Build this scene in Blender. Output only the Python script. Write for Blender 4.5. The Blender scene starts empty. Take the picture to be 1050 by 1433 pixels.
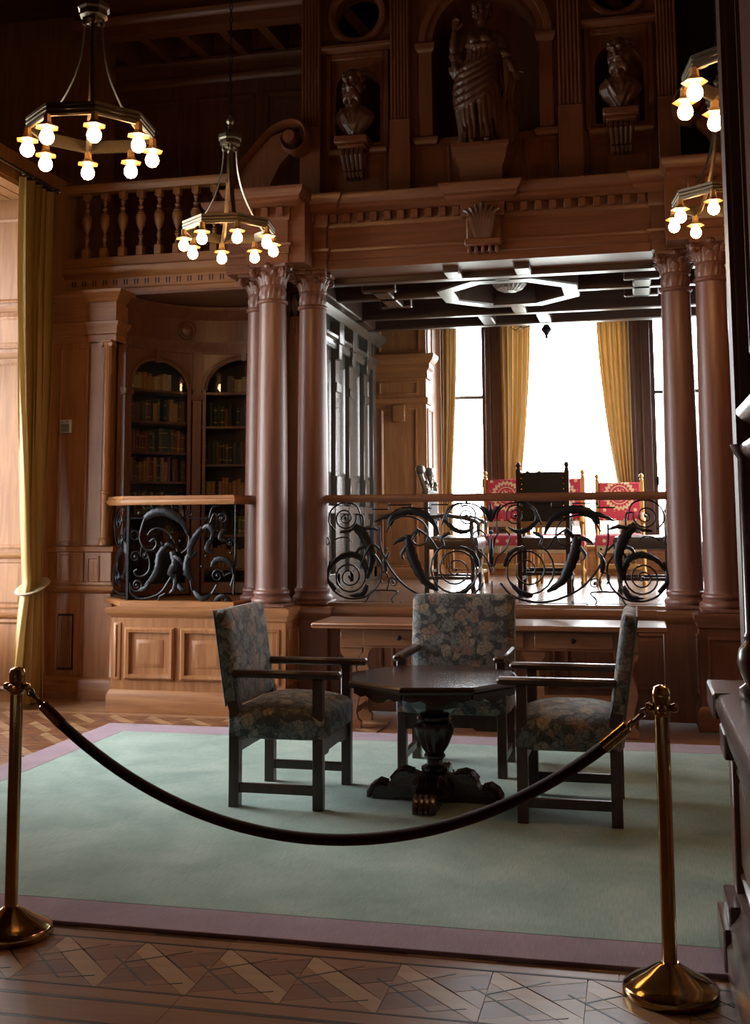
import bpy, bmesh, math, random
from mathutils import Vector, Matrix
random.seed(7)
PI = math.pi
SC = bpy.context.scene
COL = SC.collection

# ---------------------------------------------------------------- camera
cam_d = bpy.data.cameras.new('camera'); cam = bpy.data.objects.new('camera', cam_d); COL.objects.link(cam)
YAW, PIT, ROL = math.radians(12.932), math.radians(6.160), math.radians(-0.338)
fw = Vector((-math.sin(YAW)*math.cos(PIT), math.cos(YAW)*math.cos(PIT), math.sin(PIT)))
rt0 = Vector((math.cos(YAW), math.sin(YAW), 0)); up0 = rt0.cross(fw)
rt = rt0*math.cos(ROL) + up0*math.sin(ROL); up = up0*math.cos(ROL) - rt0*math.sin(ROL)
cam.matrix_world = Matrix(((rt.x, up.x, -fw.x, 0), (rt.y, up.y, -fw.y, 0), (rt.z, up.z, -fw.z, 1.55), (0, 0, 0, 1)))
cam_d.sensor_fit = 'HORIZONTAL'; cam_d.sensor_width = 36; cam_d.lens = 36*1572.77/1050
cam_d.shift_y = (558.3-716.5)/1050; cam_d.clip_start = .05; cam_d.clip_end = 200
SC.camera = cam

# ---------------------------------------------------------------- daylight and exposure
SKY = 24.0
w = bpy.data.worlds.new('overcast_sky'); SC.world = w; w.use_nodes = True
bg = w.node_tree.nodes['Background']; bg.inputs[1].default_value = SKY
wt = w.node_tree; _tc = wt.nodes.new('ShaderNodeTexCoord'); _sp = wt.nodes.new('ShaderNodeSeparateXYZ'); _cr = wt.nodes.new('ShaderNodeValToRGB')
wt.links.new(_tc.outputs['Generated'], _sp.inputs[0]); wt.links.new(_sp.outputs['Z'], _cr.inputs[0]); wt.links.new(_cr.outputs[0], bg.inputs[0])
_cr.color_ramp.elements[0].position = 0.0; _cr.color_ramp.elements[0].color = (.30, .32, .30, 1)      # hazy bright ground
_cr.color_ramp.elements[1].position = 0.02; _cr.color_ramp.elements[1].color = (.97, .98, 1.0, 1)      # white overcast sky
SC.view_settings.view_transform = 'Standard'; SC.view_settings.look = 'None'
SC.view_settings.exposure = 0.0; SC.view_settings.gamma = 1.0; SC.view_settings.use_curve_mapping = False
SC.cycles.use_denoising = True
SC.cycles.max_bounces = 8; SC.cycles.diffuse_bounces = 4; SC.cycles.glossy_bounces = 4
SC.cycles.transparent_max_bounces = 12; SC.cycles.sample_clamp_indirect = 6.0
BULB = 58.0

def portal(name, loc, direction, sx, sy):
    l = bpy.data.lights.new(name, 'AREA'); l.shape = 'RECTANGLE'; l.size = sx; l.size_y = sy
    l.cycles.is_portal = True
    o = bpy.data.objects.new(name, l); COL.objects.link(o); o.location = loc
    o.rotation_euler = Vector(direction).to_track_quat('-Z', 'Z').to_euler()
    return o
# sky portals in the real window openings
portal('daylight_gallery_window', (-.78, 14.22, 2.6), (0, -1, 0), 3.1, 3.0)
portal('daylight_gallery_side_window', (1.24, 11.45, 2.4), (-1, 0, 0), 2.5, 2.4)
portal('daylight_side_window', (-5.98, 7.55, 2.55), (1, 0, 0), 2.9, 3.8)

# ---------------------------------------------------------------- mesh helpers
class MB:
    def __init__(s): s.v = []; s.f = []
    def add(s, vs, fs):
        n = len(s.v); s.v += [tuple(p) for p in vs]; s.f += [tuple(i+n for i in f) for f in fs]; return s
    def box(s, x0, x1, y0, y1, z0, z1):
        return s.add([(x0,y0,z0),(x1,y0,z0),(x1,y1,z0),(x0,y1,z0),(x0,y0,z1),(x1,y0,z1),(x1,y1,z1),(x0,y1,z1)],
              [(0,3,2,1),(4,5,6,7),(0,1,5,4),(1,2,6,5),(2,3,7,6),(3,0,4,7)])
    def bbox(s, x0, x1, y0, y1, z0, z1, b=.006):
        # box with chamfered edges
        xs, ys, zs = (x0, x1), (y0, y1), (z0, z1); vs = []; idx = {}
        for i in (0,1):
            for j in (0,1):
                for k in (0,1):
                    c = [xs[i], ys[j], zs[k]]; d = [b if i == 0 else -b, b if j == 0 else -b, b if k == 0 else -b]
                    for a in range(3):
                        p = [c[q]+(0 if q == a else d[q]) for q in range(3)]; idx[(i,j,k,a)] = len(vs); vs.append(p)
        g = lambda i,j,k,a: idx[(i,j,k,a)]
        fs = []
        for i in (0,1): fs.append([g(i,0,0,0),g(i,1,0,0),g(i,1,1,0),g(i,0,1,0)][::(-1 if i == 0 else 1)])
        for j in (0,1): fs.append([g(0,j,0,1),g(0,j,1,1),g(1,j,1,1),g(1,j,0,1)][::(-1 if j == 0 else 1)])
        for k in (0,1): fs.append([g(0,0,k,2),g(1,0,k,2),g(1,1,k,2),g(0,1,k,2)][::(-1 if k == 0 else 1)])
        for i in (0,1):
            for j in (0,1): fs.append([g(i,j,0,0),g(i,j,0,1),g(i,j,1,1),g(i,j,1,0)])
            for k in (0,1): fs.append([g(i,0,k,0),g(i,0,k,2),g(i,1,k,2),g(i,1,k,0)])
        for j in (0,1):
            for k in (0,1): fs.append([g(0,j,k,1),g(0,j,k,2),g(1,j,k,2),g(1,j,k,1)])
        for i in (0,1):
            for j in (0,1):
                for k in (0,1): fs.append([g(i,j,k,0),g(i,j,k,1),g(i,j,k,2)])
        return s.add(vs, fs)
    def loft(s, rings, closed=True, cap0=True, cap1=True):
        n = len(rings[0]); vs = [p for r in rings for p in r]; fs = []
        for i in range(len(rings)-1):
            for j in range(n if closed else n-1):
                a = i*n+j; b = i*n+(j+1) % n; fs.append((a, b, b+n, a+n))
        if cap0: fs.append(tuple(range(n-1, -1, -1)))
        if cap1: fs.append(tuple((len(rings)-1)*n+j for j in range(n)))
        return s.add(vs, fs)
    def lathe(s, prof, c=(0,0,0), seg=16, ang0=0, axis='z', sx=1, sy=1):
        rings = []
        for r, z in prof:
            ring = []
            for k in range(seg):
                a = ang0+2*PI*k/seg; x, y = r*math.cos(a)*sx, r*math.sin(a)*sy
                p = (x, y, z) if axis == 'z' else ((z, x, y) if axis == 'x' else (y, z, x))
                ring.append((p[0]+c[0], p[1]+c[1], p[2]+c[2]))
            rings.append(ring)
        return s.loft(rings)
    def tube(s, pts, rad, seg=6, ref=(0,1,0), rad2=None, closed=False):
        pts = [Vector(p) for p in pts]; n = len(pts); ref = Vector(ref); rings = []
        for i, p in enumerate(pts):
            a = pts[i-1] if (i > 0 or closed) else p; b = pts[(i+1) % n] if (i < n-1 or closed) else p
            t = (b-a).normalized(); nn = ref-t*ref.dot(t)
            if nn.length < 1e-4: nn = Vector((1,0,0))-t*t.x
            nn.normalize(); bb = t.cross(nn)
            r = rad[i] if isinstance(rad, (list, tuple)) else rad
            r2 = r if rad2 is None else (rad2[i] if isinstance(rad2, (list, tuple)) else rad2)
            rings.append([p+nn*(r2*math.cos(2*PI*k/seg))+bb*(r*math.sin(2*PI*k/seg)) for k in range(seg)])
        if closed: rings.append(rings[0]); return s.loft(rings, True, False, False)
        return s.loft(rings)
    def prism(s, poly, a, b, plane='xz'):
        # extrude polygon (u,v) between a and b along the third axis
        m = {'xz': lambda u,v,t: (u,t,v), 'yz': lambda u,v,t: (t,u,v), 'xy': lambda u,v,t: (u,v,t)}[plane]
        n = len(poly); vs = [m(u,v,a) for u,v in poly]+[m(u,v,b) for u,v in poly]
        fs = [tuple(range(n)), tuple(range(2*n-1, n-1, -1))]+[(j, (j+1) % n, n+(j+1) % n, n+j) for j in range(n)]
        return s.add(vs, fs)
    def sweep(s, path, prof, closed=False):
        # horizontal moulding: path (x,y), outward = right of travel; prof closed polygon of (out, z)
        n = len(path); rings = []
        for i in range(n):
            p = Vector(path[i])
            d0 = (p-Vector(path[i-1])) if (i > 0 or closed) else None
            d1 = (Vector(path[(i+1) % n])-p) if (i < n-1 or closed) else None
            if d0 is None: d0 = d1
            if d1 is None: d1 = d0
            d0 = d0.normalized(); d1 = d1.normalized()
            n0 = Vector((d0.y, -d0.x)); n1 = Vector((d1.y, -d1.x)); m = (n0+n1)
            m = m/max(.15, m.dot(n0)) if m.length > 1e-6 else n0
            rings.append([(p.x+m.x*o, p.y+m.y*o, z) for o, z in prof])
        if closed: rings.append(rings[0])
        return s.loft(rings, True, not closed, not closed)
    def rings(s, org, U, V, N, w, h, steps):
        # rectangular frame/panel built from inset rings: steps = [(inset, out)]
        org, U, V, N = Vector(org), Vector(U), Vector(V), Vector(N); R = []
        for i, o in steps:
            R.append([org+U*a+V*b+N*o for a, b in ((i,i),(w-i,i),(w-i,h-i),(i,h-i))])
        return s.loft(R, True, False, True)
    def build(s, name, mat, parent=None, local=False, smooth=40, recalc=True):
        me = bpy.data.meshes.new(name)
        vs = s.v
        if parent is not None and not local:
            P = parent.location if parent.parent is None else parent.parent.location+parent.location
            if P.length > 0: vs = [(x-P.x, y-P.y, z-P.z) for x, y, z in vs]
        me.from_pydata(vs, [], s.f); me.update()
        if recalc:
            bm = bmesh.new(); bm.from_mesh(me); bmesh.ops.recalc_face_normals(bm, faces=bm.faces[:]); bm.to_mesh(me); bm.free()
        if smooth:
            me.polygons.foreach_set('use_smooth', [True]*len(me.polygons)); me.set_sharp_from_angle(angle=math.radians(smooth))
        me.materials.append(mat)
        o = bpy.data.objects.new(name, me); COL.objects.link(o)
        if parent is not None: o.parent = parent
        return o

def tag(o, label=None, cat=None, group=None, kind=None):
    if label: o['label'] = label
    if cat: o['category'] = cat
    if group: o['group'] = group
    if kind: o['kind'] = kind
    return o
def thing(name, label, cat, loc=(0,0,0), rotz=0, group=None):
    o = bpy.data.objects.new(name, None); COL.objects.link(o); o.empty_display_size = .1
    o.location = loc; o.rotation_euler = (0,0,rotz); return tag(o, label, cat, group)
def struct(name, mb, mat, label, **k):
    return tag(mb.build(name, mat, None, **k), label, None, None, 'structure')
def inst(src, parent, loc=(0,0,0), rot=(0,0,0), scale=(1,1,1), name=None):
    o = bpy.data.objects.new(name or src.name.split('.')[0], src.data if hasattr(src, 'data') else src)
    COL.objects.link(o); o.parent = parent; o.location = loc; o.rotation_euler = rot; o.scale = scale; return o
def copy_tree(o, parent=None):
    c = o.copy(); COL.objects.link(c); c.parent = parent
    for ch in o.children: copy_tree(ch, c)
    return c

# ---------------------------------------------------------------- materials
MATS = {}
def newmat(name):
    m = bpy.data.materials.new(name); m.use_nodes = True; nt = m.node_tree
    return m, nt, nt.nodes['Principled BSDF']
def N(nt, t, **k):
    n = nt.nodes.new(t)
    for a, b in k.items(): setattr(n, a, b)
    return n
def plain(name, col, rough=.5, metal=0, coat=0, sheen=0, bump=0, bscale=60):
    m, nt, b = newmat(name); b.inputs['Base Color'].default_value = (*col, 1); b.inputs['Roughness'].default_value = rough
    b.inputs['Metallic'].default_value = metal; b.inputs['Coat Weight'].default_value = coat
    b.inputs['Sheen Weight'].default_value = sheen
    tc = N(nt, 'ShaderNodeTexCoord'); no = N(nt, 'ShaderNodeTexNoise'); no.inputs['Scale'].default_value = bscale
    nt.links.new(tc.outputs['Object'], no.inputs['Vector'])
    mx = N(nt, 'ShaderNodeMixRGB', blend_type='MULTIPLY'); mx.inputs[0].default_value = .25; mx.inputs[1].default_value = (*col, 1)
    nt.links.new(no.outputs['Fac'], mx.inputs[2]); nt.links.new(mx.outputs[0], b.inputs['Base Color'])
    if bump:
        bp = N(nt, 'ShaderNodeBump'); bp.inputs['Strength'].default_value = bump; bp.inputs['Distance'].default_value = .004
        nt.links.new(no.outputs['Fac'], bp.inputs['Height']); nt.links.new(bp.outputs[0], b.inputs['Normal'])
    return m
def wood(name, c1, c2, rough=.4, axis='z', coat=.15, scale=1.0, bump=.12):
    m, nt, b = newmat(name); tc = N(nt, 'ShaderNodeTexCoord'); mp = N(nt, 'ShaderNodeMapping')
    s = {'x': (1.2, 16, 16), 'y': (16, 1.2, 16), 'z': (16, 16, 1.2)}[axis]; mp.inputs['Scale'].default_value = [q*scale for q in s]
    nt.links.new(tc.outputs['Object'], mp.inputs['Vector'])
    no = N(nt, 'ShaderNodeTexNoise'); no.inputs['Scale'].default_value = 1.6; no.inputs['Detail'].default_value = 6; no.inputs['Distortion'].default_value = .8
    nt.links.new(mp.outputs[0], no.inputs['Vector'])
    cr = N(nt, 'ShaderNodeValToRGB'); cr.color_ramp.elements[0].position = .3; cr.color_ramp.elements[1].position = .72
    cr.color_ramp.elements[0].color = (*c1, 1); cr.color_ramp.elements[1].color = (*c2, 1)
    nt.links.new(no.outputs['Fac'], cr.inputs[0]); nt.links.new(cr.outputs[0], b.inputs['Base Color'])
    b.inputs['Roughness'].default_value = rough; b.inputs['Coat Weight'].default_value = coat; b.inputs['Coat Roughness'].default_value = .25
    bp = N(nt, 'ShaderNodeBump'); bp.inputs['Strength'].default_value = bump; bp.inputs['Distance'].default_value = .003
    nt.links.new(no.outputs['Fac'], bp.inputs['Height']); nt.links.new(bp.outputs[0], b.inputs['Normal'])
    return m
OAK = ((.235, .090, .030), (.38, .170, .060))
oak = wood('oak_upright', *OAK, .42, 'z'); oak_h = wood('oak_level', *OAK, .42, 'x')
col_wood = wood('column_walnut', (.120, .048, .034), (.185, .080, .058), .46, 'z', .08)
dark_h = wood('dark_oak_level', (.095, .030, .012), (.165, .057, .023), .42, 'x'); dark_v = wood('dark_oak_upright', (.095, .030, .012), (.165, .057, .023), .42, 'z')  # darker oak; also carries the shade of the right pedestal and gallery base
carved = wood('carved_walnut', (.060, .022, .012), (.120, .046, .024), .36, 'z', .15, .5)
chairwood = wood('chair_oak', (.030, .012, .008), (.062, .024, .015), .38, 'z', .2)
tablewood = wood('table_ebonised', (.022, .010, .009), (.045, .019, .016), .22, 'x', .5, 1.0, .02)
blackwood = wood('gallery_black_panelling', (.085, .075, .068), (.13, .115, .10), .22, 'z', .5)
ceilwood = wood('gallery_ceiling_oak', (.050, .026, .020), (.085, .046, .036), .30, 'x', .4)
deskwood = wood('desk_oak', (.15, .058, .024), (.25, .10, .045), .30, 'x', .3)
iron = plain('wrought_iron', (.022, .022, .026), .38, .75, 0, 0, .3, 90)
brass = plain('polished_brass', (.50, .33, .14), .13, 1.0, 0, 0, 0, 30)
bronze = plain('chandelier_bronze', (.30, .24, .17), .38, 1.0, 0, 0, .1, 40)
lampcap = plain('lamp_cap_brass', (.55, .33, .13), .45, .8)
velvet = plain('burgundy_velvet', (.030, .006, .012), .8, 0, 0, .06, .4, 220)
gold_wood = plain('gilded_wood', (.55, .27, .06), .4, .2)
white_plastic = plain('thermostat_plastic', (.62, .60, .55), .45); grey_plastic = plain('thermostat_display', (.20, .20, .18), .3)
blackvoid = plain('shadow_gap_wood', (.018, .009, .006), .6)  # near-black colour stands in for shade inside slots and recesses
leather = plain('black_leather', (.020, .020, .024), .42, 0, 0, 0, .3, 70)
seat_leather = plain('worn_seat_leather', (.085, .075, .075), .32, 0, .2, 0, .2, 60)
plaster = plain('pale_plaster', (.55, .47, .40), .7)
tassel = plain('cream_braid', (.46, .37, .22), .8, 0, 0, .3, .3, 200)
fringe_m = plain('silk_fringe', (.52, .34, .16), .8, 0, 0, .3)
winframe = wood('window_frame_oak', (.085, .040, .026), (.14, .068, .045), .4, 'z')
slate_line = plain('ebony_inlay', (.020, .014, .012), .4)

def bulbmat():
    m, nt, b = newmat('lit_bulb_glass'); b.inputs['Base Color'].default_value = (1, .9, .75, 1)
    b.inputs['Emission Color'].default_value = (1.0, .57, .24, 1); b.inputs['Emission Strength'].default_value = BULB
    return m
bulb_m = bulbmat()
def glassmat(name, tint, gl):
    m, nt, b = newmat(name); nt.nodes.remove(b); out = nt.nodes['Material Output']
    tr = N(nt, 'ShaderNodeBsdfTransparent'); tr.inputs[0].default_value = (*tint, 1)
    g = N(nt, 'ShaderNodeBsdfGlossy'); g.inputs['Roughness'].default_value = .03
    fr = N(nt, 'ShaderNodeFresnel'); fr.inputs[0].default_value = 1.45
    ml = N(nt, 'ShaderNodeMath', operation='MULTIPLY'); ml.inputs[1].default_value = gl; nt.links.new(fr.outputs[0], ml.inputs[0])
    mx = N(nt, 'ShaderNodeMixShader'); nt.links.new(ml.outputs[0], mx.inputs[0]); nt.links.new(tr.outputs[0], mx.inputs[1]); nt.links.new(g.outputs[0], mx.inputs[2])
    nt.links.new(mx.outputs[0], out.inputs['Surface']); return m
pane_m = glassmat('window_glass', (.97, .98, .98), .6); case_glass = glassmat('bookcase_glass', (.94, .93, .90), 1.6)
def lampglass():
    m, nt, b = newmat('ribbed_lamp_glass'); b.inputs['Base Color'].default_value = (.62, .60, .58, 1); b.inputs['Roughness'].default_value = .12
    b.inputs['Transmission Weight'].default_value = .35; return m
lamp_glass = lampglass()

def rugmat(name, ca, cb, cc):
    m, nt, b = newmat(name); tc = N(nt, 'ShaderNodeTexCoord')
    n1 = N(nt, 'ShaderNodeTexNoise'); n1.inputs['Scale'].default_value = 2.4; n1.inputs['Detail'].default_value = 7; n1.inputs['Distortion'].default_value = .5
    mp = N(nt, 'ShaderNodeMapping'); mp.inputs['Scale'].default_value = (60, 4, 1)
    n2 = N(nt, 'ShaderNodeTexNoise'); n2.inputs['Scale'].default_value = 3; n2.inputs['Detail'].default_value = 3
    n3 = N(nt, 'ShaderNodeTexNoise'); n3.inputs['Scale'].default_value = 420
    nt.links.new(tc.outputs['Object'], n1.inputs['Vector']); nt.links.new(tc.outputs['Object'], mp.inputs['Vector']); nt.links.new(mp.outputs[0], n2.inputs['Vector']); nt.links.new(tc.outputs['Object'], n3.inputs['Vector'])
    cr = N(nt, 'ShaderNodeValToRGB'); e = cr.color_ramp.elements; e[0].position = .3; e[1].position = .7; e[0].color = (*ca, 1); e[1].color = (*cc, 1); k = e.new(.5); k.color = (*cb, 1)
    nt.links.new(n1.outputs['Fac'], cr.inputs[0])
    mx = N(nt, 'ShaderNodeMixRGB', blend_type='OVERLAY'); mx.inputs[0].default_value = .35; nt.links.new(cr.outputs[0], mx.inputs[1]); nt.links.new(n2.outputs['Fac'], mx.inputs[2])
    nt.links.new(mx.outputs[0], b.inputs['Base Color']); b.inputs['Roughness'].default_value = .95; b.inputs['Sheen Weight'].default_value = .25; b.inputs['Specular IOR Level'].default_value = .1
    bp = N(nt, 'ShaderNodeBump'); bp.inputs['Strength'].default_value = .5; bp.inputs['Distance'].default_value = .004; nt.links.new(n3.outputs['Fac'], bp.inputs['Height']); nt.links.new(bp.outputs[0], b.inputs['Normal'])
    return m
rug_green = rugmat('rug_sage_wool', (.175, .275, .230), (.255, .370, .315), (.340, .450, .390))
rug_mauve = rugmat('rug_mauve_wool', (.235, .145, .190), (.285, .185, .235), (.33, .220, .275))

def tapestry():
    m, nt, b = newmat('floral_tapestry'); tc = N(nt, 'ShaderNodeTexCoord')
    nz = N(nt, 'ShaderNodeTexNoise'); nz.inputs['Scale'].default_value = 14; nz.inputs['Detail'].default_value = 3
    nt.links.new(tc.outputs['Object'], nz.inputs['Vector'])
    ad = N(nt, 'ShaderNodeMixRGB', blend_type='ADD'); ad.inputs[0].default_value = .07; nt.links.new(tc.outputs['Object'], ad.inputs[1]); nt.links.new(nz.outputs['Color'], ad.inputs[2])
    v1 = N(nt, 'ShaderNodeTexVoronoi'); v1.inputs['Scale'].default_value = 13; nt.links.new(ad.outputs[0], v1.inputs['Vector'])
    v2 = N(nt, 'ShaderNodeTexVoronoi'); v2.inputs['Scale'].default_value = 34; nt.links.new(ad.outputs[0], v2.inputs['Vector'])
    ve = N(nt, 'ShaderNodeTexVoronoi', feature='DISTANCE_TO_EDGE'); ve.inputs['Scale'].default_value = 34; nt.links.new(ad.outputs[0], ve.inputs['Vector'])
    sep = N(nt, 'ShaderNodeSeparateColor'); nt.links.new(v1.outputs['Color'], sep.inputs[0])
    pal = N(nt, 'ShaderNodeValToRGB'); pal.color_ramp.interpolation = 'CONSTANT'; e = pal.color_ramp.elements
    e[0].color = (.17, .18, .185, 1); e[1].position = .25; e[1].color = (.29, .27, .24, 1)
    for p, c in ((.42, (.27, .205, .165)), (.56, (.20, .21, .205)), (.72, (.34, .295, .225)), (.88, (.25, .175, .155))):
        k = e.new(p); k.color = (*c, 1)
    nt.links.new(sep.outputs[0], pal.inputs[0])
    m1 = N(nt, 'ShaderNodeValToRGB'); m1.color_ramp.elements[0].position = .48; m1.color_ramp.elements[1].position = .56
    m1.color_ramp.elements[0].color = (1,1,1,1); m1.color_ramp.elements[1].color = (0,0,0,1); nt.links.new(v1.outputs['Distance'], m1.inputs[0])
    s2 = N(nt, 'ShaderNodeSeparateColor'); nt.links.new(v2.outputs['Color'], s2.inputs[0])
    p2 = N(nt, 'ShaderNodeValToRGB'); p2.color_ramp.interpolation = 'CONSTANT'; e2 = p2.color_ramp.elements
    e2[0].color = (.065, .070, .078, 1); e2[1].position = .45; e2[1].color = (.13, .14, .145, 1); k = e2.new(.8); k.color = (.18, .178, .165, 1)
    nt.links.new(s2.outputs[0], p2.inputs[0])
    mx = N(nt, 'ShaderNodeMixRGB'); nt.links.new(m1.outputs[0], mx.inputs[0]); nt.links.new(p2.outputs[0], mx.inputs[1]); nt.links.new(pal.outputs[0], mx.inputs[2])
    ed = N(nt, 'ShaderNodeValToRGB'); ed.color_ramp.elements[0].position = .02; ed.color_ramp.elements[1].position = .10; ed.color_ramp.elements[0].color = (.45,.45,.48,1)
    nt.links.new(ve.outputs['Distance'], ed.inputs[0])
    ml = N(nt, 'ShaderNodeMixRGB', blend_type='MULTIPLY'); ml.inputs[0].default_value = 1; nt.links.new(mx.outputs[0], ml.inputs[1]); nt.links.new(ed.outputs[0], ml.inputs[2])
    nt.links.new(ml.outputs[0], b.inputs['Base Color']); b.inputs['Roughness'].default_value = .85; b.inputs['Sheen Weight'].default_value = .15
    n3 = N(nt, 'ShaderNodeTexNoise'); n3.inputs['Scale'].default_value = 300; nt.links.new(tc.outputs['Object'], n3.inputs['Vector'])
    bp = N(nt, 'ShaderNodeBump'); bp.inputs['Strength'].default_value = .3; bp.inputs['Distance'].default_value = .002; nt.links.new(n3.outputs['Fac'], bp.inputs['Height']); nt.links.new(bp.outputs[0], b.inputs['Normal'])
    return m
tapestry_m = tapestry()
backcloth = plain('grey_blue_back_cloth', (.105, .115, .140), .8, 0, 0, .2, .3, 25)

def damask():
    # red cloth, gold wreath around the middle of the panel and scattered gold dots (printed/woven flat)
    m, nt, b = newmat('red_gold_damask'); tc = N(nt, 'ShaderNodeTexCoord'); sp = N(nt, 'ShaderNodeSeparateXYZ'); nt.links.new(tc.outputs['Object'], sp.inputs[0])
    M = lambda op, a, c=None: _math(nt, op, a, c)
    x = sp.outputs['X']; z = M('SUBTRACT', sp.outputs['Z'], .93)
    r = M('SQRT', M('ADD', M('MULTIPLY', x, x), M('MULTIPLY', z, z)))
    an = M('ARCTAN2', z, x)
    wob = M('MULTIPLY', M('SINE', M('MULTIPLY', an, 22)), .010)
    ring = M('LESS_THAN', M('ABSOLUTE', M('SUBTRACT', M('ADD', r, wob), .140)), .017)
    ring2 = M('LESS_THAN', M('ABSOLUTE', M('SUBTRACT', r, .095)), .005)
    n = N(nt, 'ShaderNodeTexNoise'); n.inputs['Scale'].default_value = 45; nt.links.new(tc.outputs['Object'], n.inputs['Vector'])
    mid = M('MULTIPLY', M('LESS_THAN', r, .07), M('GREATER_THAN', n.outputs['Fac'], .53))
    fx = M('SUBTRACT', M('FRACT', M('MULTIPLY', x, 9.5)), .5); fz = M('SUBTRACT', M('FRACT', M('MULTIPLY', z, 9.5)), .5)
    dot = M('MULTIPLY', M('LESS_THAN', M('SQRT', M('ADD', M('MULTIPLY', fx, fx), M('MULTIPLY', fz, fz))), .17), M('GREATER_THAN', r, .18))
    tot = M('MINIMUM', M('ADD', M('ADD', ring, ring2), M('ADD', mid, dot)), 1.0)
    mx = N(nt, 'ShaderNodeMixRGB'); mx.inputs[1].default_value = (.42, .018, .035, 1); mx.inputs[2].default_value = (.62, .42, .22, 1); nt.links.new(tot, mx.inputs[0])
    nt.links.new(mx.outputs[0], b.inputs['Base Color']); b.inputs['Roughness'].default_value = .75; b.inputs['Sheen Weight'].default_value = .2
    return m
def _math(nt, op, a, c=None):
    n = N(nt, 'ShaderNodeMath', operation=op)
    for i, q in enumerate((a, c)):
        if q is None: continue
        if isinstance(q, (int, float)): n.inputs[i].default_value = q
        else: nt.links.new(q, n.inputs[i])
    return n.outputs[0]
damask_m = damask()
def cloth(name, c, rough=.6, sheen=.5, trans=.0):
    m, nt, b = newmat(name); b.inputs['Base Color'].default_value = (*c, 1); b.inputs['Roughness'].default_value = rough; b.inputs['Sheen Weight'].default_value = sheen
    tc = N(nt, 'ShaderNodeTexCoord'); mp = N(nt, 'ShaderNodeMapping'); mp.inputs['Scale'].default_value = (40, 40, 2); nt.links.new(tc.outputs['Object'], mp.inputs[0])
    no = N(nt, 'ShaderNodeTexNoise'); no.inputs['Scale'].default_value = 2; nt.links.new(mp.outputs[0], no.inputs['Vector'])
    mx = N(nt, 'ShaderNodeMixRGB', blend_type='MULTIPLY'); mx.inputs[0].default_value = .35; mx.inputs[1].default_value = (*c, 1); nt.links.new(no.outputs['Fac'], mx.inputs[2]); nt.links.new(mx.outputs[0], b.inputs['Base Color'])
    if trans:
        t = N(nt, 'ShaderNodeBsdfTranslucent'); nt.links.new(mx.outputs[0], t.inputs[0]); ms = N(nt, 'ShaderNodeMixShader'); ms.inputs[0].default_value = trans
        nt.links.new(b.outputs[0], ms.inputs[1]); nt.links.new(t.outputs[0], ms.inputs[2]); nt.links.new(ms.outputs[0], nt.nodes['Material Output'].inputs['Surface'])
    return m
curtain_m = cloth('ochre_satin', (.40, .225, .040), .5, .08, .10); curtain_b = cloth('gold_lined_curtain', (.76, .55, .28), .55, .3, .5)
# ================================================================ SETTING
pq_light = wood('parquet_maple', (.28, .155, .075), (.38, .225, .12), .36, 'x', .3); pq_mid = wood('parquet_oak', (.18, .072, .030), (.26, .112, .048), .36, 'x', .3)
pq_dark = wood('parquet_walnut', (.11, .038, .018), (.17, .062, .028), .36, 'x', .3); gal_floor_m = wood('gallery_floor_oak', (.15, .08, .045), (.24, .135, .08), .22, 'x', .4)
floor = struct('floor', MB().box(-6.0, 1.75, -2.0, 9.6, -.12, -.009), pq_mid, 'brown parquet floor laid in lattice rows and straight border strips')

def piece(poly, mat, name='plank'):
    me = MB().prism(poly, -.009, 0, 'xy').build(name, mat, None, smooth=0); d = me.data; bpy.data.objects.remove(me); return d
CW, CH = .322, .40
g = .0012
def sh(poly, c=.002):
    cx = sum(p[0] for p in poly)/len(poly); cy = sum(p[1] for p in poly)/len(poly)
    out = []
    for x, y in poly:
        d = math.hypot(x-cx, y-cy); k = max(0, (d-c)/d); out.append((cx+(x-cx)*k, cy+(y-cy)*k))
    return out
LAT = [  # lattice cell cut into boards: one pale diagonal board and darker boards crossing it
    (sh([(0,.31),(0,.40),(.014,.40),(CW,.09),(CW,0),(.308,0)]), pq_light),
    (sh([(0,0),(.308,0),(.20,.105),(0,.02)]), pq_mid), (sh([(0,.02),(.20,.105),(.105,.20),(0,.15)]), pq_dark), (sh([(0,.15),(.105,.20),(0,.31)]), pq_mid),
    (sh([(.014,.40),(.125,.295),(CW,.38),(CW,.40)]), pq_mid), (sh([(.125,.295),(.215,.205),(CW,.255),(CW,.38)]), pq_dark), (sh([(.215,.205),(CW,.09),(CW,.255)]), pq_mid)]
LATM = [piece(p, m) for p, m in LAT]
INL = [piece([(-.06,.262),(-.052,.265),(.165,.044),(.158,.040)], slate_line, 'inlay_line'), piece([(.158,.040),(.165,.044),(.275,.090),(.275,.083)], slate_line, 'inlay_line'),
       piece([(0,.205),(0,.213),(.20,.36),(.20,.352)], slate_line, 'inlay_line')]
def lattice(x0, y0, n, rot=0):
    for i in range(n):
        for k, d in enumerate(LATM):
            o = inst(d, floor, (x0+i*CW, y0, random.uniform(-.0007, 0)), name='plank')
        for d in INL: inst(d, floor, (x0+i*CW, y0, .0004), name='inlay_line')
def strip(x0, x1, y0, y1, mat=None, name='border_plank', L=1.4):
    x = x0
    while x < x1-.01:
        e = min(x1, x+L); MB().box(x+.001, e-.001, y0+.001, y1-.001, -.009, random.uniform(-.0006, 0)).build(name, mat or pq_mid, floor, smooth=0); x = e
lattice(-1.812-CW*3, 3.65, 10)
strip(-2.9, 1.3, 4.062, 4.125, pq_mid); strip(-2.9, 1.3, 4.052, 4.062, slate_line, 'inlay_line', 4.3); strip(-2.9, 1.3, 4.125, 4.131, slate_line, 'inlay_line', 4.3)
x = -2.46
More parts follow.
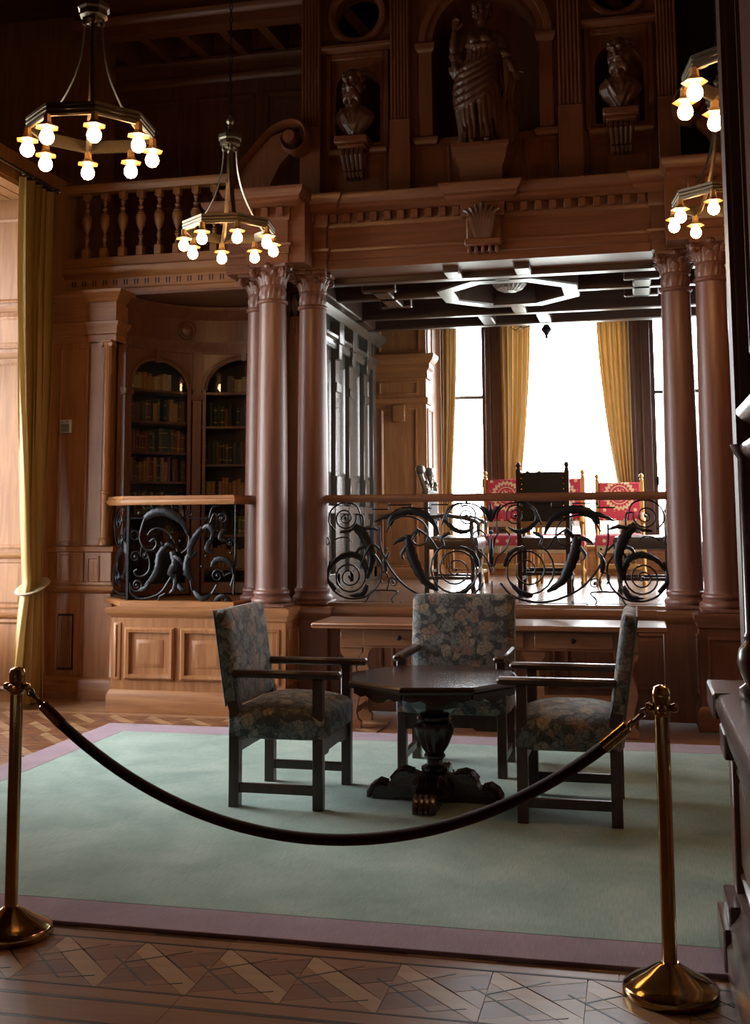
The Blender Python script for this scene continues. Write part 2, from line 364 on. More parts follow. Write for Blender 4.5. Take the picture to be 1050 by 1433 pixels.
for i in range(12): strip(x, x+.323, 4.131, 4.30, pq_light if i % 2 else pq_dark, 'border_plank', .323); x += .323
strip(-2.9, 1.3, 3.640, 3.649, slate_line, 'inlay_line', 4.3); strip(-2.9, 1.3, 3.565, 3.640, pq_mid); strip(-2.9, 1.3, 3.545, 3.565, slate_line, 'inlay_line', 4.3)
strip(-2.9, 1.3, 3.40, 3.545, pq_mid); strip(-2.9, 1.3, 3.385, 3.40, slate_line, 'inlay_line', 4.3); strip(-2.9, 1.3, 3.0, 3.385, pq_mid, 'border_plank', .7)
# far border row and the bay by the side window
lattice(-5.12, 8.20, 10); strip(-5.15, -1.9, 8.605, 8.67, pq_light); strip(-5.15, -1.9, 8.67, 8.74, pq_mid); strip(-5.9, -4.27, 8.74, 9.0, pq_light, 'border_plank', .8); strip(-5.15, -4.27, 9.0, 9.26, pq_light, 'border_plank', .8)
for r in range(5): lattice(-5.28, 6.16+r*.41, 4)

# ---- main room shell
def win_wall(mb, X0, X1, y0, y1, z0, z1): mb.box(X0, X1, y0, y1, z0, z1)
mb = MB(); mb.box(-6.0, -5.15, 9.0, 10.6, 0, 4.75); mb.box(-6.0, -5.15, -2.0, 6.1, 0, 4.75); mb.box(-7.6, -5.15, 10.45, 10.6, 4.6, 6.9); mb.box(-7.6, -7.4, -2.0, 10.6, 4.6, 6.9); mb.box(-7.4, -5.15, -2.15, -2.0, 4.6, 6.9); mb.box(-7.6, -6.0, -2.0, 10.6, 4.6, 4.75)
mb.box(-6.0, -5.15, 6.1, 9.0, 4.5, 4.75); mb.box(-6.0, -5.9, 6.1, 9.0, 0, .55)
wall_left = struct('wall_left', mb, oak, 'oak panelled left wall with a deep window recess', smooth=0)
RP = [(0, .0), (0, .014), (.012, .022), (.03, .022), (.04, .004), (.075, .004), (.10, .016), (.105, .016)]
RPs = [(0, .0), (0, .010), (.008, .014), (.020, .014), (.026, .003), (.04, .003), (.055, .010), (.06, .010)]
FLAT = [(0, 0), (0, .012), (.014, .016), (.03, .006), (.034, .001)]
def panel(parent, x0, x1, z0, z1, y, mat=None, steps=RP, name='panel'):
    return MB().rings((x0, y, z0), (1,0,0), (0,0,1), (0,-1,0), x1-x0, z1-z0, steps).build(name, mat or oak, parent)
def panelX(parent, y0, y1, z0, z1, x, mat=None, steps=RP, sgn=1, name='panel'):
    return MB().rings((x, y0, z0), (0,1,0), (0,0,1), (sgn,0,0), y1-y0, z1-z0, steps).build(name, mat or oak, parent)
for z0, z1 in ((.10, .70), (.80, 1.22), (1.32, 2.98), (3.10, 3.42), (3.52, 4.30)): panel(wall_left, -5.85, -5.22, z0, z1, 9.0, steps=FLAT if z1-z0 > .5 else RPs)
for zz in (.74, 1.26, 3.04, 3.46): MB().sweep([(-5.9, 9.0), (-5.15, 9.0)], [(0, zz-.03), (.015, zz-.02), (.03, zz+.01), (.03, zz+.025), (0, zz+.03)]).build('moulding', oak_h, wall_left)
# recess soffit boards above the window
for i in range(5): MB().box(-5.88+i*.145, -5.75+i*.145, 6.12, 8.98, 4.47, 4.5).build('soffit_board', oak, wall_left)

def side_window(name, y0, y1, label):
    X = -5.94; root = MB(); root.box(X-.04, X+.04, y0, y0+.09, .55, 4.5); root.box(X-.04, X+.04, y1-.09, y1, .55, 4.5); root.box(X-.04, X+.04, y0, y1, .55, .66); root.box(X-.04, X+.04, y0, y1, 4.40, 4.5)
    o = struct(name, root, winframe, label)
    q = [y0+.09, y0+.95, y0+1.03, y1-1.03, y1-.95, y1-.09]
    for c in (1, 3): MB().box(X-.03, X+.03, q[c], q[c+1], .66, 4.4).build('mullion', winframe, o)
    MB().box(X-.028, X+.028, y0+.09, y1-.09, 3.0, 3.08).build('transom', winframe, o)
    for a, b in ((q[0], q[1]), (q[2], q[3]), (q[4], q[5])):
        for c, d in ((.66, 3.0), (3.08, 4.4)): MB().box(X-.003, X+.003, a, b, c, d).build('pane', pane_m, o)
    return o
side_window('window_1', 6.1, 9.0, 'tall daylit side window in the left wall recess')

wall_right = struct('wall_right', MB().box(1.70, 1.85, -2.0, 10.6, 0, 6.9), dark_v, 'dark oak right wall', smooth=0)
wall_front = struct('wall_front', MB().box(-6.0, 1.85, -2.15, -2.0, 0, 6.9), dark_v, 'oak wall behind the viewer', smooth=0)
mb = MB().box(-7.6, 1.85, -2.1, 10.6, 6.9, 7.0)
ceiling = struct('ceiling', mb, dark_h, 'dark oak beamed ceiling of the hall', smooth=0)
for i in range(6): MB().bbox(-5.15, 1.7, .2+i*1.55, .45+i*1.55, 6.62, 6.9, .03).build('beam', dark_h, ceiling)

# ---- jamb beside the alcove, with thermostat wall
JY = 9.27
wall_back = struct('wall_back', MB().box(-5.15, -4.62, JY, 9.75, 0, 3.60), oak, 'oak panelled pier between the curtain and the book alcove')
panel(wall_back, -5.08, -4.79, 1.36, 3.14, JY, steps=[(0, 0), (0, .008), (.012, .012), (.02, .012), (.03, -.006), (.035, -.006)])
MB().bbox(-4.76, -4.62, JY-.035, JY, 1.34, 3.16, .004).build('pilaster_strip', oak, wall_back)
for i, (z0, z1) in enumerate(((.98, 1.28),)): panel(wall_back, -5.06, -4.80, z0, z1, JY, steps=RPs); panel(wall_back, -4.755, -4.63, z0+.02, z1-.03, JY-.035, steps=RPs)
MB().bbox(-4.77, -4.52, JY-.035, JY+.1, .0, 1.33, .004).build('pedestal', oak, wall_back)
def mould(path, prof, name='moulding', mat=None, parent=None): return MB().sweep(path, prof).build(name, mat or oak_h, parent)
jp = [(-5.15, JY), (-4.77, JY), (-4.77, JY-.035), (-4.52, JY-.035), (-4.52, JY+.2)]
mould(jp, [(0, .0), (.03, .0), (.03, .16), (.018, .185), (0, .20)], 'plinth', oak_h, wall_back)
mould(jp, [(0, .92), (.02, .93), (.045, .96), (.045, .985), (.015, 1.0), (.015, 1.02), (0, 1.03)], 'dado_moulding', oak_h, wall_back)
mould(jp, [(0, 1.28), (.025, 1.29), (.03, 1.33), (.005, 1.345), (0, 1.345)], 'dado_moulding', oak_h, wall_back)
mould(jp, [(0, 3.17), (.012, 3.17), (.012, 3.23), (.022, 3.24), (.022, 3.30), (.045, 3.33), (.045, 3.35), (0, 3.36)], 'architrave', oak_h, wall_back)
MB().sweep(jp, [(0, 3.36), (.006, 3.36), (.006, 3.53), (.03, 3.55), (.05, 3.58), (.085, 3.61), (.085, 3.635), (0, 3.645)]).build('cornice', oak_h, wall_back)
for i in range(8): MB().bbox(-5.03+i*.017, -5.03+i*.017+.009, JY-.012, JY, .27, .72, .002).build('grille_bar', oak, wall_back)
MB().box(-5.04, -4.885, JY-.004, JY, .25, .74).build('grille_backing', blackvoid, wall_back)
t = thing('thermostat', 'small cream wall thermostat on the oak pier beside the curtain', 'thermostat', (-5.0, JY, 2.41))
MB().bbox(-.055, .055, -.03, 0, -.06, .06, .006).build('housing', white_plastic, t, True); MB().bbox(-.042, .042, -.034, -.028, -.05, .022, .003).build('grille', grey_plastic, t, True)
for s in (-1, 1): MB().lathe([(.008, 0), (.008, .006), (.004, .008)], (.025*s, 0, 0), 8).build('button', grey_plastic, t, True)
for o in t.children:
    if o.name.startswith('button'): o.rotation_euler = (PI/2, 0, 0); o.location = (0, -.03, .04)
# slender engaged colonnette
t = thing('colonnette', 'slender oak colonnette with fluted neck at the alcove edge', 'column', (-4.565, JY-.085, 1.345))
MB().lathe([(.055, 0), (.055, .03), (.047, .04), (.05, .055), (.04, .07)], (0,0,0), 16).build('base', oak, t, True)
MB().lathe([(.039, .07), (.040, .45), (.048, .455), (.048, .475), (.039, .48), (.034, 1.52)], (0,0,0), 16).build('shaft', oak, t, True)
R = []
for z, r in ((1.52, .035), (1.76, .034)): R.append([((r+.004*(k % 2))*math.cos(2*PI*k/24), (r+.004*(k % 2))*math.sin(2*PI*k/24), z) for k in range(24)])
MB().loft(R).build('fluted_neck', oak, t, True, smooth=0)
m = MB().lathe([(.036, 1.76), (.05, 1.79), (.05, 1.80)], (0,0,0), 12); m.bbox(-.055, .055, -.055, .055, 1.80, 1.825, .004)
for s in (-1, 1): m.lathe([(.022, -.05), (.022, .05)], (.045*s, 0, 1.785), 10, axis='y')
m.build('capital', oak, t, True)

# ---- parapet, pedestals, stylobate
PY0 = 8.74
mb = MB().box(-4.26, -3.0, PY0, 9.3, 0, .80)
parapet = struct('wall_parapet', mb, oak, 'low oak panelled parapet under the left iron railing')
panel(parapet, -4.135, -3.70, .265, .685, PY0, steps=[(0,0),(0,.02),(.015,.032),(.04,.026),(.05,-.012),(.09,-.012),(.10,.004),(.125,.012),(.13,.012)])
panel(parapet, -3.645, -3.21, .265, .685, PY0, steps=[(0,0),(0,.02),(.015,.032),(.04,.026),(.05,-.012),(.09,-.012),(.10,.004),(.125,.012),(.13,.012)])
panel(parapet, -4.235, -4.175, .26, .72, PY0, steps=RPs[:5])
mould([(-4.26, 9.3), (-4.26, PY0), (-3.13, PY0)], [(0, 0), (.03, 0), (.03, .13), (.02, .15), (.012, .17), (0, .18)], 'plinth', oak_h, parapet)
mould([(-4.26, 9.3), (-4.26, PY0), (-3.13, PY0)], [(-.05, .76), (0, .76), (.012, .775), (.03, .79), (.045, .815), (.045, .84), (-.05, .85)], 'coping', oak_h, parapet)
alc = struct('floor_alcove', MB().box(-4.25, -2.75, 8.80, 9.28, .80, .852).box(-4.6, -2.75, 9.28, 10.45, .80, .852), oak_h, 'raised oak floor inside the book alcove')
MB().sweep([(-4.52, 9.24), (-4.20, 8.86), (-3.26, 8.86), (-3.20, 9.13)], [(-.05, .85), (.05, .85), (.05, .885), (.04, .893), (-.05, .893)]).build('kerb', oak_h, alc)
CX = -1.158
def pedestal(name, x0, x1, y0, y1, mat, math, label):
    o = struct(name, MB().box(x0, x1, y0, y1, 0, .74), mat, label)
    pth = [(x0, y1), (x0, y0), (x1, y0), (x1, y1)]
    MB().sweep(pth, [(-.02, .735), (0, .735), (.015, .75), (.015, .775), (.035, .80), (.035, .845), (-.3, .85)]).build('cap', math, o)
    MB().box(x0, x1, y0, y1, .74, .85).build('cap_block', mat, o)
    MB().sweep(pth, [(0, 0), (.03, 0), (.03, .14), (.015, .17), (0, .18)]).build('plinth', math, o)
    MB().rings((x0+.05, y0, .24), (1,0,0), (0,0,1), (0,-1,0), x1-x0-.1, .44, RPs).build('panel', mat, o)
    MB().rings((x1, y0+.05, .24), (0,1,0), (0,0,1), (1,0,0), min(.3, y1-y0-.1), .44, RPs).build('panel', mat, o)
    MB().rings((x0, y0+.05, .24), (0,1,0), (0,0,1), (-1,0,0), min(.3, y1-y0-.1), .44, RPs).build('panel', mat, o)
    return o
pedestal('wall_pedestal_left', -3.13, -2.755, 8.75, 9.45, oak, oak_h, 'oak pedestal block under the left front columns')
pedestal('wall_pedestal_right', 2*CX+2.755, 2*CX+3.13, 8.75, 9.45, dark_v, dark_h, 'oak pedestal block, coloured dark for shade, under the right front column')  # same oak as the left block; its shade is put into the darker wood
sty = struct('wall_gallery_base', MB().box(-2.754, 2*CX+2.754, 9.16, 9.5, 0, .76), dark_v, 'oak wall below the gallery, coloured dark for shade, behind the desk')  # shade under the gallery is put into the darker oak colour
for i in range(6): panel(sty, -2.45+i*.47, -2.05+i*.47, .22, .66, 9.16, dark_v, RPs)
for x0 in (-2.86, 2*CX+2.50): MB().bbox(x0, x0+.36, 9.08, 9.16, 0, .76, .005).build('pier', dark_v, sty)
mould([(-2.75, 9.08), (-2.50, 9.08), (-2.50, 9.16), (2*CX+2.50, 9.16), (2*CX+2.50, 9.08), (2*CX+2.75, 9.08)], [(-.1, .74), (0, .74), (.012, .755), (.035, .785), (.04, .80), (.04, .84), (-.1, .85)], 'coping', deskwood, sty)
gal_floor = struct('floor_gallery', MB().box(-3.0, 1.15, 9.2, 14.3, .70, .868), gal_floor_m, 'polished wooden floor of the raised gallery')
k = 0
for j in range(14):
    y = 9.36+j*.34; x = -2.99+(j % 2)*-.3
    while x < 1.1:
        a, b = max(x, -2.99), min(x+.9, 1.14)
        if b-a > .05: MB().box(a+.001, b-.001, y+.001, y+.339, .868, .872-random.uniform(0, .0008)).build('plank', gal_floor_m, gal_floor, smooth=0)
        x += .9
GF = .872

# ---- attic wall above the entablature: arched statue niche, two bust niches, oculi
AY = 9.50
ATT = wood('attic_oak', (.110, .034, .013), (.180, .060, .024), .42, 'z')
ATTH = wood('attic_oak_level', (.110, .034, .013), (.180, .060, .024), .42, 'x')
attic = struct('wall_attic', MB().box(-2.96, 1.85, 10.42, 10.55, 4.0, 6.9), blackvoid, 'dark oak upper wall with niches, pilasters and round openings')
def arched(mb, x0, x1, z0, z1, cx, hw, zb, zs, y, depth, n=16):
    # front skin of a wall strip with a round-headed opening, its reveal, and a half-round niche back
    arc = [(cx-hw*math.cos(PI*k/n), zs+hw*math.sin(PI*k/n)) for k in range(n+1)]
    pl = [(cx-hw, zb)]+arc+[(cx+hw, zb)]
    mb.add([(x0,y,z0),(cx-hw,y,z0),(cx-hw,y,z1),(x0,y,z1)], [(0,1,2,3)]); mb.add([(cx+hw,y,z0),(x1,y,z0),(x1,y,z1),(cx+hw,y,z1)], [(0,1,2,3)])
    if zb > z0: mb.add([(cx-hw,y,z0),(cx+hw,y,z0),(cx+hw,y,zb),(cx-hw,y,zb)], [(0,1,2,3)])
    for (xa, za), (xb, zb2) in zip(arc[:-1], arc[1:]): mb.add([(xa,y,za),(xb,y,zb2),(xb,y,z1),(xa,y,z1)], [(0,1,2,3)])
    for (xa, za), (xb, zb2) in zip(pl, pl[1:]+pl[:1]): mb.add([(xa,y,za),(xb,y,zb2),(xb,y+depth,zb2),(xa,y+depth,za)], [(0,1,2,3)])
    # back
    mb.add([(cx-hw-.05,y+depth,zb-.05),(cx+hw+.05,y+depth,zb-.05),(cx+hw+.05,y+depth,zs+hw+.05),(cx-hw-.05,y+depth,zs+hw+.05)], [(0,1,2,3)])
    return mb
P1, P2, P3, P4 = (-2.835, -2.655), (-2.01, -1.835), (-.535, -.335), (.29, .46)
def archmould(cx, hw, zs, y, wdt, thick, z0=None, n=20):
    R = []; pts = [(PI*k/n) for k in range(n+1)]
    for a in pts:
        R.append([(cx-(hw+o)*math.cos(a), y-t, zs+(hw+o)*math.sin(a)) for o, t in ((-.005,0),(-.005,thick*.6),(wdt*.4,thick*.6),(wdt*.5,thick),(wdt,thick),(wdt,0))])
    return MB().loft(R)
m = MB(); arched(m, P2[1], P3[0], 4.30, 6.9, CX-.01, .47, 4.90, 5.76, AY, .42)
sk = m.build('niche_wall', ATT, attic, recalc=False)
archmould(CX-.01, .47, 5.76, AY, .12, .05).build('arch_moulding', ATT, attic)
for s in (-1, 1):
    xa = CX-.01+s*.53
    MB().bbox(xa-.06, xa+.06, AY-.035, AY, 4.92, 5.70, .004).build('pilaster_strip', ATT, attic)
    MB().sweep([(xa-.06, AY), (xa-.06, AY-.035), (xa+.06, AY-.035), (xa+.06, AY)], [(0, 5.68), (.015, 5.69), (.03, 5.73), (.03, 5.76), (0, 5.77)]).build('impost', ATTH, attic)
    MB().sweep([(xa-.09, AY), (xa-.09, AY-.04), (xa+.09, AY-.04), (xa+.09, AY)], [(0, 4.84), (.01, 4.85), (.02, 4.88), (.02, 4.90), (0, 4.91)]).build('impost', ATTH, attic)
    panel(attic, xa-.09+(.0 if s < 0 else -.12), xa+.09+(.12 if s < 0 else 0), 4.42, 4.84, AY, ATT, RPs)
MB().sweep([(CX-.30, AY), (CX-.26, AY-.30), (CX+.20, AY-.30), (CX+.24, AY)], [(-.25, 4.40), (-.06, 4.40), (-.06, 4.52), (-.03, 4.58), (.0, 4.68), (.02, 4.70), (.02, 4.73), (-.25, 4.73)]).build('statue_pedestal', ATTH, attic)
for cx, pa, pb in ((-2.33, P1[1], P2[0]), (-.022, P3[1], P4[0])):
    m = MB(); arched(m, pa, pb, 4.30, 5.78, cx, .205, 4.92, 5.42, AY+.03, .38); m.build('niche_wall', ATT, attic, recalc=False)
    MB().rings((cx-.285, AY+.03, 4.80), (1,0,0), (0,0,1), (0,-1,0), .57, .98, [(0,0),(0,.03),(.015,.045),(.04,.045),(.055,.012),(.056,-.01)][:5]).f
    fr = MB(); org = (cx-.29, AY+.03, 4.84)
    for a, b, c, d in ((-.29, -.245, 4.86, 5.76), (.245, .29, 4.86, 5.76), (-.245, .245, 5.70, 5.76)): fr.bbox(cx+a, cx+b, AY-.01, AY+.03, c, d, .006)
    fr.build('niche_frame', ATT, attic)
    MB().sweep([(cx-.31, AY+.03), (cx-.31, AY-.01), (cx+.31, AY-.01), (cx+.31, AY+.03)], [(0, 5.76), (.02, 5.77), (.05, 5.80), (.05, 5.825), (0, 5.835)]).build('niche_cornice', ATTH, attic)
    MB().sweep([(cx-.27, AY+.03), (cx+.27, AY+.03)], [(0, 4.80), (.02, 4.81), (.045, 4.84), (.045, 4.87), (0, 4.88)]).build('niche_sill', ATTH, attic)
    panel(attic, cx-.26, cx+.26, 4.42, 4.78, AY+.03, ATT, RPs)
    # wall with oculus above
    m = MB(); zc, ro = 6.12, .235; n = 24
    for k in range(n):
        a, b = 2*PI*k/n, 2*PI*(k+1)/n; q = lambda t, r: (cx+r*math.cos(t), zc+r*math.sin(t))
        sq = lambda t: (lambda c, s_: (cx+(.34)*max(-1, min(1, c*1.42)), zc+.30*max(-1, min(1, s_*1.42))))(math.cos(t), math.sin(t))
        m.add([(q(a,ro)[0], AY+.03, q(a,ro)[1]), (q(b,ro)[0], AY+.03, q(b,ro)[1]), (sq(b)[0], AY+.03, sq(b)[1]), (sq(a)[0], AY+.03, sq(a)[1])], [(0,1,2,3)])
        m.add([(q(a,ro)[0], AY+.03, q(a,ro)[1]), (q(b,ro)[0], AY+.03, q(b,ro)[1]), (q(b,ro)[0], AY+.25, q(b,ro)[1]), (q(a,ro)[0], AY+.25, q(a,ro)[1])], [(0,1,2,3)])
    m.box(pa, pb, AY+.03, AY+.06, 6.42, 6.9); m.build('oculus_wall', ATT, attic, recalc=False)
    R = [[(cx+(ro+o)*math.cos(2*PI*k/28), AY+.03-t, zc+(ro+o)*math.sin(2*PI*k/28)) for o, t in ((-.03,0),(-.03,.02),(0,.05),(.03,.05),(.05,.02),(.05,0))] for k in range(29)]
    MB().loft(R, True, False, False).build('oculus_frame', ATT, attic)
    d = MB().bbox(-.30, .30, AY+.27, AY+.33, -.05, .05, .006).build('roof_strut', ATT, attic); d.location = (cx, 0, 6.08); d.rotation_euler = (0, .9, 0)
for (a, b) in (P1, P2, P3, P4):
    MB().box(a, b, AY-.06, AY+.05, 4.30, 6.9).build('pilaster_backing', ATT, attic)
    MB().bbox(a-.005, b+.005, AY-.10, AY-.06, 4.42, 5.07, .005).build('pilaster_pedestal', ATT, attic)
    MB().bbox(a-.03, b+.03, AY-.12, AY, 4.28, 4.42, .01).build('pilaster_base', ATTH, attic)
    wd = (b-a)/6
    for k in range(6): MB().lathe([(wd*.36, 5.08), (wd*.36, 6.85)], (a+wd*(k+.5), AY-.062, 0), 8).build('flute', ATT, attic)
MB().box(.46, 1.7, AY+.06, 10.42, 4.2, 4.32).build('end_floor', ATT, attic)
MB().box(P1[0], P1[0]+.04, AY, 10.42, 4.3, 6.9).build('return_wall', ATT, attic); MB().box(P4[1]-.04, P4[1], AY, 10.42, 4.3, 6.9).build('return_wall', ATT, attic)
MB().box(.78, 1.7, 9.2, 9.6, 0, 4.2).build('end_pier', dark_v, attic)

# ---- entablature of the column screen
EZ = 3.69
def entab_path():
    L = [(-3.42, 9.70), (-3.42, 9.11), (-3.13, 9.11), (-3.13, 8.80), (-2.76, 8.80), (-2.76, 9.09), (-2.51, 9.09), (-2.51, 9.14)]
    Rr = [(2*CX-x, y) for x, y in L][::-1]
    return L, Rr
L_, R_ = entab_path(); KW = (CX-.165, CX+.165)
full = L_+R_
low = [(0, EZ), (0, EZ+.075), (.012, EZ+.08), (.012, EZ+.135), (.03, EZ+.145), (.035, EZ+.165), (.0, EZ+.17), (0, 4.05), (-.12, 4.05), (-.12, EZ)]
trim = struct('trim_1', MB().sweep(full, low), ATTH, 'oak architrave and frieze beam carried by the columns')
kp = L_+[(KW[0], 9.14), (KW[0], 9.06), (KW[1], 9.06), (KW[1], 9.14)]+R_
MB().sweep(kp, [(-.10, 4.05), (.012, 4.05), (.02, 4.075), (.02, 4.155), (.06, 4.16), (.065, 4.165), (.10, 4.175), (.135, 4.20), (.135, 4.225), (.16, 4.25), (.175, 4.285), (.175, 4.30), (-.55, 4.31), (-.55, 4.05)]).build('cornice', ATTH, trim)
dm = MB().bbox(-.029, .029, -.05, 0, -.008, .066, .003).build('dentil', ATTH, None); dmd = dm.data; bpy.data.objects.remove(dm)
def dentils(x0, x1, y, z=4.088, parent=trim, step=.112):
    n = max(1, int((x1-x0)/step)); s = (x1-x0)/n
    for i in range(n): inst(dmd, parent, (x0+s*(i+.5), y-.02, z), name='dentil')
dentils(-2.50, KW[0], 9.14); dentils(KW[1], 2*CX+2.50, 9.14); dentils(-3.14, -2.75, 8.80); dentils(-2.74, -2.52, 9.09); dentils(2*CX+2.75, 2*CX+3.14, 8.80)
# beam core + soffit behind the front fascia
MB().box(-2.60, 2*CX+2.60, 9.17, 9.55, EZ+.005, 4.30).build('beam_core', ATTH, trim); MB().box(-3.12, -2.62, 8.82, 9.55, EZ+.005, 4.28).build('beam_core', ATTH, trim); MB().box(2*CX+2.62, 2*CX+3.12, 8.82, 9.55, EZ+.005, 4.28).build('beam_core', ATTH, trim)
# acanthus keystone bracket
kb = thing('keystone_bracket', 'carved acanthus bracket in the middle of the frieze under the statue', 'bracket', (CX, 9.12, 3.80)); kb.scale = (1.3, 1.25, 1.12)
MB().bbox(-.12, .12, -.06, 0, 0, .06, .01).build('base', ATTH, kb, True)
for k in range(5): MB().bbox(-.10+k*.044, -.10+k*.044+.024, -.05, .0, -.05, .0, .005).build('drop', ATTH, kb, True)
for k in range(7):
    a = (k-3)/3; pts = [(a*.035*(1+2.2*t*t), -.05-.05*math.sin(t*2.2), .06+.25*t-(.05*t**4)*abs(a)) for t in [i/7 for i in range(8)]]
    MB().tube(pts, [.012+.022*math.sin(PI*min(1, i/6+.12)) for i in range(8)], 6, (0,1,0), [.012]*8).build('leaf', carved, kb, True)
MB().bbox(-.11, .11, -.03, 0, .0, .30, .01).build('backing', ATT, kb, True)

# ---- volute scrolls flanking the attic
def volute(s, label):
    t = thing('volute_scroll', label, 'scroll', (CX+s*1.735, 9.40, 4.31), 0, 'volutes flanking the upper wall')
    # spiral band in local x (outward) and z
    pts = []
    for i in range(40):
        a = -PI*.5+i/39*PI*3.2; r = .145*(1-i/39*.62); pts.append((r*math.cos(a+PI), .62+r*math.sin(a+PI)))
    # outer sweep from the eye over the top, out and down
    outer = [(.62, .05), (.57, .22), (.47, .40), (.34, .55), (.20, .70), (.06, .77)]
    band = outer+[(-.05, .775), (-.125, .73), (-.155, .64), (-.13, .55), (-.05, .50), (.03, .52), (.07, .59), (.05, .66), (-.01, .68), (-.05, .64), (-.04, .60)]
    # smooth
    P = [Vector(p) for p in band]; Q = []
    for i in range(len(P)-1):
        p0, p1, p2, p3 = P[max(0, i-1)], P[i], P[i+1], P[min(len(P)-1, i+2)]
        for k in range(5):
            u = k/5; Q.append(.5*((2*p1)+(p2-p0)*u+(2*p0-5*p1+4*p2-p3)*u*u+(3*p1-p0-3*p2+p3)*u**3))
    Q.append(P[-1]); n = len(Q)
    MB().tube([(s*q.x, -.02, q.y) for q in Q], [.036-.016*i/n for i in range(n)], 8, (0,1,0), .16).build('scroll_band', ATT, t, True)
    MB().prism([(s*.60, .0), (s*.55, .20), (s*.45, .38), (s*.32, .53), (s*.18, .66), (s*.06, .70), (s*-.05, .55), (s*.10, .40), (s*.20, .20), (s*.22, 0)][::s], -.10, .08).build('scroll_web', ATT, t, True)
    MB().bbox(min(s*.62, s*.06), max(s*.62, s*.06), -.14, .09, -.255, -.002, .01).build('plinth', ATTH, t, True)
    m = MB().lathe([(.055, -.19), (.06, -.17), (.06, .1)], (0,0,0), 16, axis='y'); e = m.build('eye', ATT, t, True); e.location = (s*-.005, 0, .625)
    return t
volute(-1, 'large oak volute scroll beside the balcony, left of the upper wall'); volute(1, 'large oak volute scroll at the right end of the upper wall')

# ---- balcony over the alcove
BY = 9.47
bal = thing('balcony_balustrade', 'oak balustrade with turned balusters above the book alcove', 'balustrade', (-4.2, BY, 3.66))
MB().sweep([(-5.15, BY), (-3.05, BY)], [(0, 3.66), (0, 3.70), (.012, 3.71), (.012, 3.80), (.03, 3.82), (.06, 3.84), (.075, 3.87), (.075, 3.90), (.03, 3.92), (.03, 4.00), (-.12, 4.01), (-.12, 3.66)]).build('base_rail', oak_h, bal)
MB().sweep([(-5.15, BY-.01), (-3.53, BY-.01)], [(-.09, 4.63), (.015, 4.63), (.03, 4.65), (.045, 4.67), (.045, 4.70), (.02, 4.715), (-.09, 4.72)]).build('handrail', oak_h, bal)
for i in range(19):
    for q in (0, 1): MB().box(-5.08+i*.105+q*.028, -5.08+i*.105+q*.028+.012, BY-.0145, BY-.011, 3.735, 3.785).build('frieze_slot_shade', blackvoid, bal)  # thin dark strips on the frieze face; slot shade put into their colour
bp = [(.028, .09), (.028, .10), (.014, .108), (.020, .12), (.013, .135), (.015, .16), (.021, .178), (.026, .19), (.014, .20), (.022, .213), (.013, .228), (.018, .25), (.034, .285), (.046, .335), (.049, .37), (.046, .392), (.036, .40), (.040, .408), (.024, .425), (.017, .445), (.026, .46), (.028, .468), (.014, .482), (.016, .51), (.025, .53), (.016, .545), (.028, .555), (.028, .56)]
b0 = MB().lathe(bp, (0,0,0), 14); b0.bbox(-.034, .034, -.034, .034, 0, .09, .004); b0.bbox(-.034, .034, -.034, .034, .56, .62, .004)
bo = b0.build('baluster', oak, None); bd = bo.data; bpy.data.objects.remove(bo)
for i in range(8): inst(bd, bal, (-4.965+i*.1825+4.2, .04, 4.01-3.66), name='baluster')
balf = struct('floor_balcony', MB().box(-5.15, -2.96, BY+.08, 10.6, 3.70, 3.98), dark_h, 'dark floor of the upper balcony')
# balcony recess: back wall panels, bracketed ceiling
wb = struct('wall_balcony', MB().box(-5.15, -2.96, 10.42, 10.55, 3.98, 6.9), dark_v, 'dark panelled wall at the back of the upper balcony')
for x0, x1 in ((-5.0, -4.4), (-4.25, -3.62), (-3.5, -3.02)): panel(wb, x0, x1, 4.7, 5.85, 10.42, dark_v, RP); panel(wb, x0, x1, 4.05, 4.55, 10.42, dark_v, RPs)
for zz, d in ((6.0, .03), (6.18, .06)): MB().sweep([(-5.15, 10.42), (-2.96, 10.42)], [(0, zz), (d*.4, zz+.01), (d, zz+.05), (d, zz+.08), (0, zz+.09)]).build('moulding', dark_h, wb)
ub = struct('trim_2', MB().sweep([(-5.15, 9.50), (-2.84, 9.50)], [(0, 6.17), (0, 6.27), (.02, 6.28), (.04, 6.31), (.05, 6.34), (0, 6.36), (-.15, 6.36), (-.15, 6.17)]), ATTH, 'moulded oak beam above the balcony opening')
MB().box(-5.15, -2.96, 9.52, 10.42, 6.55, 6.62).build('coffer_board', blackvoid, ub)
for i in range(6): MB().prism([(9.52, 6.18), (10.42, 6.24), (10.42, 6.56), (9.52, 6.56)], -4.95+i*.40, -4.86+i*.40, 'yz').build('bracket_beam', ATT, ub)
for i in range(5):
    xa = -4.70+i*.40
    MB().lathe([(.001, -.03), (.05, -.025), (.08, 0), (.05, .01)], (xa, 9.95, 6.53), 8).build('carved_boss', carved, ub)
    MB().bbox(xa-.13, xa+.13, 10.2, 10.24, 6.44, 6.5, .01).build('coffer_moulding', ATTH, ub)
MB().box(-5.15, -4.4, 9.5, 9.65, 6.36, 6.9).build('upper_fascia', dark_h, ub); MB().box(-4.4, -2.84, 9.5, 9.65, 6.36, 6.9).build('upper_fascia', dark_h, ub)
